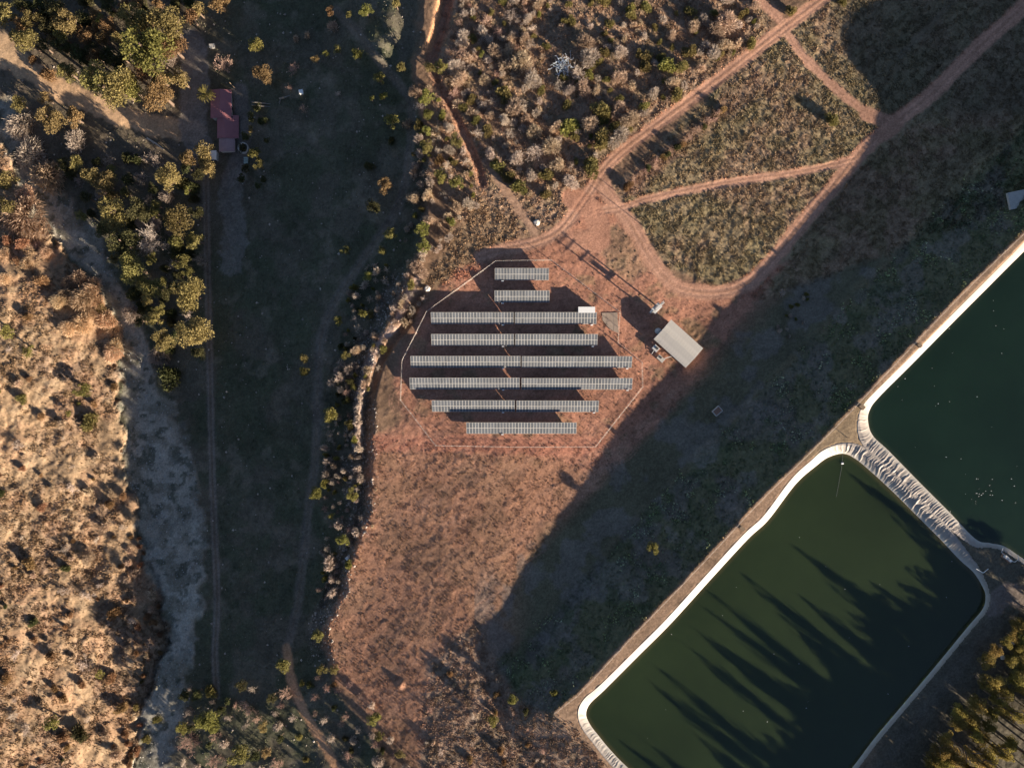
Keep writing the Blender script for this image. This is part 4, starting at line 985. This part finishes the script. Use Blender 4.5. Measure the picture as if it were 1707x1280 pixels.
# trees of the shaded valley field
VF = 'small trees in the shaded valley'
for a in ((549,18,9,'brown','small brown tree at the top of the old sunken road'),(556,44,9,'tan','pale bush beside the old sunken road'),(610,17,12,'green','green tree on the sunlit patch by the old sunken road'),(581,25,6,'olive','tiny olive tree beside the sunlit patch of the old road'),(660,5,9,'olive','olive tree at the top frame edge above the old road'),
 (595,87,12,'green','bright green tree on the edge of the old sunken road'),(564,82,8,'olive','small olive tree left of the bright tree on the old road'),(543,89,6,'green','smallest round green tree in the upper dark field'),(524,97,9,'gold','tan gold tree in the upper dark field'),(494,64,6,'tan','small tan bush high in the dark field, nearer the house'),(512,60,6,'tan','small tan bush high in the dark field, nearer the old road'),(490,114,12,'pink','pinkish leafless bush in the upper dark field'),(482,146,7,'pink','small pinkish bush above the low field wall'),(506,181,8,'pink','small pinkish bush below the white box'),(563,156,6,'bare','lone grey bush in the middle of the upper dark field'),
 (668,112,9,'olive','olive tree where the old road meets the valley road'),(633,131,11,'green','bright green tree beside the valley road in the dark field'),(638,160,8,'green','small green tree below the bright tree by the valley road'),(620,165,5,'green','tiniest green tree beside the valley road'),(653,203,13,'green','round green tree alone beside the straight valley road'),(652,236,8,'darkb','dim bush under the round green tree by the valley road'),(679,208,9,'tan','tan grass bush in the middle of the valley road verge'),(643,309,14,'gold','golden tree on the bend of the valley road'),(621,343,13,'dark','grey green tree below the golden tree on the road bend'),(616,279,10,'darkb','dim bush above the golden tree on the road bend'),(652,390,12,'olive','slim olive tree on the gully side of the valley road'),(637,416,9,'olive','olive tree on the verge where the valley road turns'),(576,418,9,'olive','small olive tree out in the dark field'),
 (716,111,10,'olive','yellowish tree beside the ditch mouth'),(736,111,13,'green','bright yellow green tree on the thicket side of the ditch'),(710,161,14,'green','tall yellow green tree below the ditch mouth'),(714,190,11,'green','green tree second down the row along the plateau edge'),(712,217,9,'green','small green tree third down the row along the plateau edge'),(710,243,13,'olive','olive tree at the lower end of the row along the plateau edge'),(759,235,12,'olive','round olive tree alone beside the straight ditch'),(732,265,10,'brownb','brown bush between the plateau row and the ditch'),(734,292,13,'green','bright green tree near the lower ditch end'),(761,304,13,'green','bright green tree touching the lower ditch end'),(689,289,9,'tan','tan bush on the valley road verge'),(689,332,13,'tan','large tan bush on the plateau edge'),(712,326,12,'tan','pale tan bush beside the large tan bush on the plateau edge'),(803,90,6,'green','tiny bright green tree in the grey thicket'),(702,383,13,'green','upper half of the tall yellow green pair above the fence corner'),(706,408,13,'green','lower half of the tall yellow green pair above the fence corner'),
 (613,460,9,'green','bright green tree on the gully rim near the road turn'),(608,475,8,'grey','pale bush under the bright green tree on the gully rim'),(603,522,8,'green','yellow green tree beside the olive bush in the gully'),(618,523,8,'oliveb','olive bush in the gully level with the upper panels'),(564,534,8,'green','small green tree beside the valley road level with the panels'),(576,591,9,'olive','olive tree at the stony gully head'),(595,585,11,'tan','pale round bush at the stony gully head'),(507,598,8,'olive','upper small olive tree of a pair by the valley road'),(506,618,10,'green','lower yellow green tree of a pair by the valley road'),(548,692,16,'green','biggest bright yellow green tree beside the gully'),(590,645,7,'oliveb','small olive bush on the stony strip of the gully'),(524,823,13,'green','yellow green tree on the road side of the lower gully'),(585,825,12,'green','yellow green tree on the field side of the lower gully'),(685,474,10,'oliveb','yellow olive bush outside the upper fence corner'),(699,447,16,'tan','large pale tan bush outside the upper fence corner'),(581,692,8,'pink','pinkish bush beside the biggest gully tree'),(551,729,12,'bare','grey leafless bush below the biggest gully tree'),
 (551,860,6,'green','tiny green tree in the lower gully'),(571,901,12,'green','yellow tree on the gully rim above the white box'),(529,1060,11,'olive','olive tree on the rim at the narrow end of the field'),(536,1115,10,'olive','olive tree of a pair at the field tip, nearer the track'),(557,1117,9,'olive','olive tree of a pair at the field tip, nearer the spoil heap'),(470,1112,14,'olive','olive tree at the bend of the sunlit track'),(622,1198,12,'green','bright green tree at the edge of the lower bare field'),(633,1226,9,'green','green tree below the bright tree at the lower field edge'),(667,1258,9,'olive','olive tree near the lower frame at the field tip'),(502,1139,6,'oliveb','tiny bush on the verge of the sunlit track'),(443,1256,10,'gold','orange gold tree near the lower frame in the dark scrub'),(437,1211,10,'gold','golden tree in the dark scrub beside the sunlit track'),
 (820,1203,12,'green','bright green tree on the dry brown spur'),(855,1166,10,'green','green tree at the foot of the shaded bank'),(877,1186,7,'darkb','small dull bush at the corner of the shaded bank'),(924,1154,8,'greenb','pale green bush just under the crest corner'),(1090,912,11,'green','single round green tree on the shaded grass bank'),(1386,200,13,'oliveb','lone yellow green bush with a long shadow in the dry field'),(1405,4,9,'oliveb','orange yellow bush at the top edge beside the road'),(1320,17,11,'oliveb','yellow bush in the fork of the crossing roads'),(1255,72,11,'oliveb','yellow bush on the thicket verge of the straight road'),(1150,85,13,'oliveb','yellow olive bush at the thicket corner near the road')):
    L(*a, group=VF if a[3] in NAMES else None)
# ------------------------------------------------------------------ palm by the house
zp = gz(341, 157); bx, by = under(341.5, 157.5, 5.5); p = G(bx, by)
t = thing('palm_tree', 'feathery palm tree beside the red roofed house', 'palm tree', p); taken.append((341, 157, 18))
MB().tube([(0, 0, -.3), (.1, 0, 2.5), (0, .1, 5.0)], [.42, .32, .3], 10).build('trunk', M_BARK, t)
r = np.random.default_rng(5); P_ = []; U_ = []; Lf = []
for s_ in np.linspace(.12, 1, 26):
    q = np.array([s_*3.4, 0, 1.1*math.sin(s_*2.2)-.55*s_*s_*1.6]); 
    for sg in (-1, 1):
        P_.append(q); u = np.array([.75, sg*.8, -.15]); U_.append(u/np.linalg.norm(u)); Lf.append(.42*math.sin(.35+s_*2.5)+.1)
P_ = np.array(P_); U_ = np.array(U_); v, f = diamonds(P_, U_, np.array(Lf), .13, r)
rach = np.array([[s_*3.4, w_, 1.1*math.sin(s_*2.2)-.88*s_*s_+.01] for s_ in np.linspace(0, 1, 8) for w_ in (-.06*(1.1-s_), .06*(1.1-s_))])
f2 = np.array([[2*i, 2*i+2, 2*i+3, 2*i+1] for i in range(7)])+len(v)
FROND = mesh_np('frond', np.concatenate([v, rach]), np.concatenate([f, f2]))
for k in range(26):
    o = obj('frond', FROND, t, m=M['palm']); o.location = (0, .1, 4.9); e = [-.5, -.15, .25, .6][k % 4]
    o.rotation_euler = (0, -e, k*2.4); o.scale = [1, 1, .9]
# ------------------------------------------------------------------ scattered vegetation
def scatter(poly, n, rmin, rmax, kinds, label, group, gap=.75, ok=None, hfac=1.0, tries=40, seed=1):
    r = random.Random(seed); P = np.array(poly); x0, y0 = P.min(0); x1, y1 = P.max(0); made = 0
    for _ in range(n*tries):
        if made >= n: break
        px, py = r.uniform(x0, x1), r.uniform(y0, y1)
        if not bool(inside_xy(poly, np.array(px), np.array(py))): continue
        rad = rmin+(rmax-rmin)*r.random()**1.6
        if ok is not None and not ok(px, py): continue
        if any((px-a)**2+(py-b)**2 < ((rad+c)*gap)**2 for a, b, c in taken): continue
        k = r.choices([a for a, _ in kinds], [b for _, b in kinds])[0]
        taken.append((px, py, rad)); made += 1
        hh = hfac*r.uniform(.8, 1.25)
        size = 'large' if rad > rmin+(rmax-rmin)*.5 else 'small' if rad < rmin+(rmax-rmin)*.15 else 'medium'
        a, b, c = min(marks, key=lambda q: (q[0]-px)**2+(q[1]-py)**2)
        dx, dy = px-a, py-b
        side = ('above' if dy < 0 else 'below') if abs(dy) > abs(dx) else ('left of' if dx < 0 else 'right of')
        tree(px, py, rad, k, f'{size} {CW[k]} {label}, {side} {c}', group, hh)
def samp(a, px, py):
    j = int(np.clip(np.searchsorted(GX, px), 0, NX-1)); i = int(np.clip(np.searchsorted(GY, py), 0, NY-1)); return a[i, j]
offroad = lambda px, py: samp(m_road, px, py) < .1 and samp(m_track, px, py) < .1 and samp(dd, px, py) > (24 if py < 110 else 11)
CW = {'tan': 'tan feathery shrub', 'grey': 'pale grey feathery shrub', 'pink': 'pinkish leafless shrub', 'rust': 'rusty brown leafy shrub', 'scrub': 'brown leafy shrub', 'oliveb': 'yellow olive leafy shrub', 'greenb': 'green leafy shrub', 'bare': 'grey leafless shrub', 'brownb': 'low brown shrub', 'darkb': 'dark green shrub', 'olive': 'olive crowned tree', 'dark': 'dim green tree', 'gold': 'golden tree', 'green': 'bright green tree', 'reed': 'straw coloured reed clump', 'greyreed': 'grey reed clump', 'brown': 'brown tree'}
marks = [(938,110,'the hose tangle'),(803,90,'the tiny green tree'),(895,371,'the pale boulder'),(736,111,'the bright ditch tree'),(759,235,'the round ditch tree'),(761,304,'the ditch end'),(1255,72,'the yellow roadside bush'),(1150,85,'the yellow corner bush'),(1000,290,'the road fork'),(1100,200,'the hedge'),(1040,30,'the top frame edge'),(880,10,'the frame top'),(1180,10,'the road crossing'),(712,481,'the white boulder'),(705,396,'the tall green pair'),(595,585,'the pale round bush'),(548,692,'the biggest gully tree'),(585,825,'the lower gully tree'),(581,928,'the white box'),(529,1060,'the rim tree'),(643,309,'the road bend tree'),
 (235,76,'the biggest tree'),(111,33,'the ragged tree'),(192,143,'the broad olive trees'),(20,20,'the corner tree'),(253,403,'the white leafless tree'),(280,297,'the round golden tree'),(152,294,'the golden pair'),(188,356,'the large olive tree'),(312,490,'the largest olive tree'),(269,564,'the last golden tree'),(80,195,'the round golden tree'),
 (138,652,'the bright slope tree'),(10,551,'the edge tree'),(34,665,'the slope bush'),(148,705,'the wide yellow bush'),(86,1206,'the low slope tree'),(165,1124,'the small slope tree'),(60,780,'the upper open slope'),(60,900,'the middle open slope'),(150,840,'the bank bend'),(60,1010,'the lower open slope'),(180,960,'the bank notch'),(20,1110,'the frame edge'),(150,1250,'the bottom corner'),
 (346,1203,'the large yellow tree'),(400,1260,'the bottom olive tree'),(470,1112,'the track bend tree'),(437,1211,'the golden scrub tree'),(622,1198,'the field edge tree'),(667,1258,'the field tip tree'),(550,1220,'the sunlit track'),(820,1203,'the spur tree'),(855,1166,'the bank foot tree'),(760,1100,'the spur top'),(900,1260,'the pond corner'),(740,1250,'the spur foot'),(425,257,'the round tank'),(418,215,'the tiny orange tree'),(140,530,'the reed bed centre'),(100,480,'the reed bed top'),(180,590,'the reed bed foot')]
lab = lambda where: where
ORD = 'first second third fourth fifth sixth seventh eighth ninth tenth eleventh twelfth thirteenth fourteenth fifteenth sixteenth seventeenth eighteenth nineteenth twentieth twenty-first twenty-second twenty-third twenty-fourth twenty-fifth twenty-sixth twenty-seventh twenty-eighth twenty-ninth thirtieth thirty-first thirty-second thirty-third thirty-fourth thirty-fifth thirty-sixth'.split()
# hedge beside the straight road
for k in range(22):
    f_ = k/21; px, py = 1205+(1044-1205)*f_+R.uniform(-3, 3), 184+(312-184)*f_+R.uniform(-3, 3)
    L(px, py, R.uniform(6, 8.5), R.choice(['pink', 'brownb', 'pink', 'darkb']), f'small hedge shrub along the straight dirt road, {ORD[21-k]} from the road fork', 'hedge along the straight road', 1.0)
scatter([(905,0),(985,0),(990,330),(930,350),(850,330),(835,180),(850,60)], 76, 5, 21, [('tan', 4), ('grey', 4), ('oliveb', 3), ('greenb', 1), ('bare', 1)], lab('in the middle thicket'), 'shrubs of the middle thicket', .58, offroad, 0.8, seed=2)
scatter([(985,-8),(1280,-8),(1270,55),(1130,165),(1010,270),(985,260)], 95, 5, 20, [('oliveb', 6), ('tan', 4), ('grey', 3), ('greenb', 1)], lab('in the roadside thicket'), 'shrubs of the roadside thicket', .58, offroad, 0.85, seed=3)
scatter([(750,-8),(905,-8),(850,180),(845,300),(800,250),(750,150),(735,60)], 90, 5, 17, [('grey', 5), ('pink', 2), ('tan', 3), ('bare', 3), ('oliveb', 2)], lab('in the ditch thicket'), 'shrubs of the ditch thicket', .6, offroad, 0.75, seed=4)
scatter([(680,140),(740,140),(790,290),(800,350),(760,390),(690,450),(670,400),(690,300)], 66, 4, 11, [('grey', 4), ('tan', 3), ('bare', 3), ('oliveb', 2), ('greenb', 1)], lab('on the plateau edge'), 'shrubs on the plateau edge', .7, offroad, 1.1, seed=5)
scatter([(660,440),(700,430),(715,480),(690,530),(640,590),(615,660),(600,650),(625,560)], 34, 4, 9, [('grey', 4), ('tan', 3), ('bare', 2), ('oliveb', 1)], lab('on the stony rim'), 'shrubs on the stony rim', .7, offroad, 1.3, seed=6)
scatter([(590,430),(660,440),(600,600),(600,760),(612,860),(560,1000),(530,1000),(540,860),(540,700),(570,560)], 135, 3.5, 9, [('grey', 4), ('bare', 4), ('pink', 2), ('tan', 1), ('greenb', 2), ('oliveb', 2), ('darkb', 1)], lab('in the shaded gully'), 'shrubs in the gully', .72, offroad, 1.75, seed=7)
scatter([(600,860),(622,760),(632,790),(628,870),(600,940),(590,930)], 18, 3, 6, [('pink', 3), ('tan', 2)], lab('on the field lip'), 'shrubs on the field lip', .8, None, .9, seed=8)
scatter([(0,0),(330,0),(330,70),(300,140),(150,110),(60,80),(0,50)], 44, 10, 19, [('dark', 3), ('darkb', 2), ('brown', 2), ('gold', 1)], lab('in the upper grove'), 'fill trees of the upper grove', .55, offroad, 1.15, seed=9)
scatter([(60,245),(160,262),(220,262),(330,270),(335,600),(250,600),(190,470),(120,330),(90,260)], 62, 9, 18, [('dark', 4), ('darkb', 3), ('olive', 2), ('bare', 2), ('grey', 1)], lab('in the stream grove'), 'fill trees of the stream grove', .55, lambda a, b: offroad(a, b) and samp(m_stream, a, b) < .2, 1.05, seed=10)
scatter([(100,455),(160,470),(190,540),(192,600),(150,605),(110,560),(85,500)], 17, 12, 19, [('reed', 1)], 'in the combed reed bed', 'reeds of the combed reed bed', .42, None, 1.2, seed=11)
scatter([(0,380),(90,420),(80,470),(0,470)], 9, 8, 14, [('reed', 2), ('rust', 2), ('pink', 1)], lab('above the combed reed bed'), 'growth above the reed bed', .7, None, 1.0, seed=12)
scatter([(-20,470),(80,500),(190,620),(195,720),(230,880),(260,1000),(270,1080),(240,1140),(225,1300),(-20,1300)], 100, 3.5, 13, [('rust', 4), ('tan', 4), ('brownb', 4), ('bare', 3), ('darkb', 1), ('oliveb', 2)], lab('on the sunny hillside'), 'shrubs on the orange hillside', .95, None, 1.25, seed=13)
scatter([(215,860),(262,980),(272,1080),(240,1140),(230,1280),(195,1280),(210,1150),(225,1050),(190,900)], 30, 5, 10, [('rust', 4), ('tan', 4), ('brownb', 3)], lab('on the crumbling bank edge'), 'shrubs on the bank edge', .7, None, 1.0, seed=14)
scatter([(290,1150),(400,1140),(470,1130),(480,1180),(540,1300),(290,1300)], 38, 6, 13, [('pink', 4), ('grey', 2), ('bare', 3), ('dark', 3), ('oliveb', 2)], lab('in the lower dark scrub'), 'scrub at the lower frame edge', .75, offroad, 1.0, seed=15)
scatter([(495,1125),(560,1120),(640,1190),(700,1300),(570,1300),(520,1190)], 34, 6, 12, [('grey', 3), ('pink', 3), ('bare', 2), ('darkb', 2), ('rust', 1)], lab('between track and field'), 'scrub between track and field', .75, offroad, 1.1, seed=16)
scatter([(715,1120),(760,1070),(800,1050),(830,1110),(880,1190),(950,1300),(710,1300)], 36, 3.5, 8, [('pink', 3), ('brownb', 3), ('bare', 3), ('tan', 2)], lab('on the dry brown spur'), 'shrubs on the brown spur', .9, None, 1.0, seed=17)
scatter([(1300,475),(1350,480),(1345,530),(1310,580),(1285,570)], 14, 3, 6, [('grey', 3), ('greenb', 2)], lab('on the shaded bank'), 'pale shrub clump on the bank', .8, None, .9, seed=18)
scatter([(405,170),(440,180),(450,300),(420,330),(400,300)], 10, 5, 10, [('dark', 3), ('darkb', 3)], lab('in the garden strip'), 'garden strip trees', .8, None, .8, seed=21)
# ------------------------------------------------------------------ tall gum trees beyond the pond
GT = [trunk_mesh('trunk', 340+i, 7) for i in range(2)]
u_ = np.array([-.55, .835]); n_ = np.array([.835, .55])
cnt = {}
for row in range(7):
    for i in range(-11, 25):
        b = np.array([1652, 1084])+u_*(i*22)+n_*(row*24)+np.array([R.uniform(-8, 8), R.uniform(-8, 8)])
        if R.random() < (.3 if row == 0 else .06 if row < 3 else .3): continue
        if b[0] > 1960 or b[1] > 1640 or (i > 14 and row > 3) or (i < -3 and row > 2): continue
        if inside_xy(PATHR[::6, :2], np.array(b[0]-14), np.array(b[1])-14): continue
        tall = R.random() < .3
        h = (R.uniform(13, 21) if tall else R.uniform(7, 10.5))*(1.0 if i > 6 else .8 if i > 1 else .62); Rm = R.uniform(1.7, 2.6) if tall else R.uniform(2.6, 4.0); p = G(*b)
        cnt[row] = cnt.get(row, 0)+1
        lb = f"{'tall slim' if tall else 'low broad'} gum tree, {ORD[row]} row behind the pond, {ORD[cnt[row]-1]} from the pump"
        t = thing('gum_tree', lb, 'tree', p, R.uniform(0, 6.28), 'gum trees beyond the pond')
        c = obj('crown', R.choice(CR_GUM), t, m=M['gum']); c.scale = (Rm, Rm, h*.42); c.location.z = h*.60
        tr_ = obj('trunk', R.choice(GT), t); tr_.scale = (h*.45, h*.45, h)
# ------------------------------------------------------------------ odds and ends lying about
def heap(px, py, n, rad, hgt, seg, r_, m, name, lab_, cat):
    rr = random.Random(px); t = thing(name, lab_, cat, G(px, py))
    for k in range(n):
        a = rr.uniform(0, 6.28); q = Vector((rr.gauss(0, rad*.4), rr.gauss(0, rad*.4), rr.uniform(.05, hgt))); pts = [q]
        for s_ in range(5):
            a += rr.uniform(-.9, .9); q = q+Vector((math.cos(a)*seg, math.sin(a)*seg, rr.uniform(-.25, .3))); q.z = max(.05, q.z); pts.append(q.copy())
        MB().tube(pts, r_, 5).build('hose', m, t)
heap(938, 112, 70, 2.8, 1.6, .5, .05, noisy('pale_hose', (.62, .68, .74), .1), 'hose_tangle', 'tangled heap of bluish white hoses in the thicket', 'hoses')
def rock(px, py, r_, lab_, m, seed):
    rr = np.random.default_rng(seed); bm = bmesh.new(); bmesh.ops.create_icosphere(bm, subdivisions=2, radius=1)
    for v_ in bm.verts: v_.co *= r_*rr.uniform(.75, 1.1); v_.co.z *= .6
    me = bpy.data.meshes.new('boulder'); bm.to_mesh(me); bm.free(); me.materials.append(m)
    tag(obj('boulder', me, None, G(px, py, .1)), lab_, 'boulder')
M_ROCK = noisy('pale_rock', (.60, .54, .47), .2, 1.5)
rock(895, 371, 1.1, 'pale boulder at the foot of the footpath by the road fork', M_ROCK, 1)
rock(712, 481, 1.1, 'white boulder outside the upper fence corner', M_ROCK, 2)
rock(753, 369, 1.3, 'bluish grey boulder in shade below the ditch end', noisy('blue_rock', (.34, .40, .43), .15), 3)
rock(1671, 1095, .8, 'small white boulder in the dark corner below the ball tank', M_ROCK, 4)
t = thing('fallen_trunk', 'pale fallen trunk lying in the shade below the yard', 'log', G(258, 240))
A_, B_ = G(247, 232)-G(258, 240), G(274, 250)-G(258, 240)
MB().tube([A_+Vector((0, 0, .7)), (A_+B_)/2+Vector((.2, .1, .8)), B_+Vector((0, 0, .3))], [.35, .3, .16], 7).build('log', noisy('bleached_wood', (.5, .43, .36)), t)
for k in range(4): MB().tube([A_*(1-k*.3)+Vector((0, 0, .7)), A_*(1-k*.3)+Vector((R.uniform(-1.5, 1.5), R.uniform(-1.5, 1.5), 1.8))], [.1, .04], 5).build('branch', noisy('bleached_branch', (.5, .43, .36)), t)

# stones and tufts nobody could count -----------------------------------------
def cover(name, mask, n, size, height, label, tint=(1, 1, 1), gain=1.15, seed=0, blades=2):
    r = np.random.default_rng(seed); i0, i1 = np.searchsorted(GY, [-90, 1370]); j0, j1 = np.searchsorted(GX, [-90, 1800])
    w = mask[i0:i1, j0:j1].astype(np.float64).ravel(); w /= w.sum()
    pick = r.choice(len(w), n, p=w); W_ = j1-j0
    px = GX[j0+pick % W_]+r.uniform(0, 2.2, n); py = GY[i0+pick//W_]+r.uniform(0, 2.2, n)
    z = gzv(px, py); x, y = proj(px, py, z); b = np.stack([x, y, z-.03], 1)
    col = np.stack([C[np.clip(np.searchsorted(GY, py), 0, NY-1), np.clip(np.searchsorted(GX, px), 0, NX-1), k] for k in range(3)], 1)*np.array(tint)*gain*r.uniform(.72, 1.22, (n, 1))
    vs = []; cs = []
    sz = r.uniform(.5, 1.3, n)
    for k in range(blades):
        a = r.uniform(0, 6.28, n); dx = np.stack([np.cos(a), np.sin(a), np.zeros(n)], 1); a2 = a+1.57+r.normal(0, .4, n)
        up = np.stack([np.cos(a2)*.55, np.sin(a2)*.55, np.ones(n)], 1)
        vs.append(np.stack([b-dx*(size*.5*sz)[:, None], b+dx*(size*.5*sz)[:, None], b+up*(height*sz*r.uniform(.7, 1.2, n))[:, None]], 1)); cs.append(np.repeat(col, 3, 0))
    v = np.concatenate(vs).reshape(-1, 3); me = mesh_np(name, v, np.arange(len(v)).reshape(-1, 3), M_GRASS); add_col(me, np.concatenate(cs))
    o = obj(name, me); o['kind'] = 'stuff'; o['label'] = label
nr = (1-np.clip(m_road*1.3, 0, 1))*(1-m_track)*(pin > 22)*(1-m_stream)
clump = sst(.42, .62, fbm(X/7, Y/7, 90, 3))
cover('dry_grass', mn*nr*(.15+clump), 95000, .30, .34, 'dry tufted grass of the upper fields', (1.03, 1.0, .95), 1.18, 1)
cover('dry_grass', (mt+mw)*nr*(.2+clump), 48000, .32, .36, 'dry grass and litter of the thicket floor', (1.05, 1, .95), 1.35, 2)
scr = np.clip(big(133, 60, .48, .58)+big(134, 34, .55, .64)+.12, 0, 1)
cover('dry_grass', m_left*nr*scr*(.15+clump), 62000, .30, .42, 'straw coloured scrub grass of the sunny hillside', (1.0, .95, .88), 1.05, 3)
cover('weeds', m_left*nr*scr*(.1+clump*clump), 14000, .36, .42, 'dark dry scrub dotted over the sunny hillside', (.9, .9, .85), .7, 13)
cover('dry_grass', mf*nr*(.05+clump), 20000, .28, .2, 'sparse dry grass of the brown field', (.9, .95, .85), .9, 4)
cover('dry_grass', (ms+mg*.6)*nr*(.2+clump), 34000, .3, .32, 'dry scrub grass of the spur and gully', (1.1, 1.05, 1), 1.2, 5)
cover('dry_grass', ef*(1-ms)*nr*(.1+clump), 26000, .3, .28, 'grass of the shaded embankment', (.9, 1.1, .9), 1.2, 6)
cover('weeds', m_valley*nr*(.05+clump), 24000, .34, .3, 'low weeds of the shaded valley field', (1, 1.1, .95), 1.5, 7)
cover('weeds', mp*nr*clump*(1-clump*.4), 5000, .35, .22, 'sparse weeds on the red bare ground', (.75, .95, .8), .8, 8)
def stones(name, mask, n, smin, smax, col, label, seed):
    r = np.random.default_rng(seed); i0, i1 = np.searchsorted(GY, [-50, 1330]); j0, j1 = np.searchsorted(GX, [-50, 1760])
    w = mask[i0:i1, j0:j1].astype(np.float64).ravel(); w /= w.sum(); pick = r.choice(len(w), n, p=w); W_ = j1-j0
    px = GX[j0+pick % W_]+r.uniform(0, 2.2, n); py = GY[i0+pick//W_]+r.uniform(0, 2.2, n); z = gzv(px, py); x, y = proj(px, py, z)
    b = np.stack([x, y, z+.02], 1); s_ = (smin+(smax-smin)*r.random(n)**4)
    o6 = np.array([[1,0,0],[0,1,0],[-1,0,0],[0,-1,0],[0,0,.8],[0,0,-.8]]); fc_ = np.array([[0,1,4],[1,2,4],[2,3,4],[3,0,4],[1,0,5],[2,1,5],[3,2,5],[0,3,5]])
    v = b[:, None, :]+o6[None]*s_[:, None, None]*r.uniform(.6, 1.3, (n, 6, 1)); v = v.reshape(-1, 3)
    f = (np.arange(n)[:, None, None]*6+fc_[None]).reshape(-1, 3)
    c = np.repeat(np.array(col)*r.uniform(.5, 1.2, (n, 1)), 6, 0)
    me = mesh_np(name, v, f, M_GRASS); add_col(me, c); o = obj(name, me); o['kind'] = 'stuff'; o['label'] = label
stones('rubble', (mg+.02*m_valley)*nr, 5000, .08, .55, (.42, .36, .31), 'pale stones strewn along the gully and valley', 1)
cover('weeds', ef*(1-ms)*nr*sst(.6, .7, fbm(X/24, Y/24, 95, 3)), 2500, .5, .5, 'pale weeds dotted over the shaded bank', (1.2, 1.4, 1.2), 2.2, 9, 4)
stones('gravel', m_stream, 4000, .06, .4, (.36, .35, .33), 'stones on the dry gravel bed', 2)

# flecks floating on the ponds
r = np.random.default_rng(77); vs = []; fs = []
for k in range(90):
    if k < 40: px, py, P_ = r.uniform(1480, 1700), r.uniform(480, 900), PATHR
    elif k < 58: px, py, P_ = r.normal(1632, 14), r.normal(822, 12), PATHR
    else: px, py, P_ = r.uniform(1050, 1640), r.uniform(780, 1270), PATHL
    if not bool(inside_xy(P_[::8, :2], np.array(px), np.array(py))): continue
    x, y = proj(px, py, Z_WATER); a = r.uniform(.06, .17); n = len(vs)
    vs += [(x-a, y, Z_WATER+.02), (x, y-a*.7, Z_WATER+.03), (x+a, y, Z_WATER+.02), (x, y+a*.6, Z_WATER+.06)]; fs.append((n, n+1, n+2, n+3))
o = obj('debris', mesh_np('debris', np.array(vs), np.array(fs), M_WHITE)); o['kind'] = 'stuff'; o['label'] = 'pale flecks floating on the ponds'
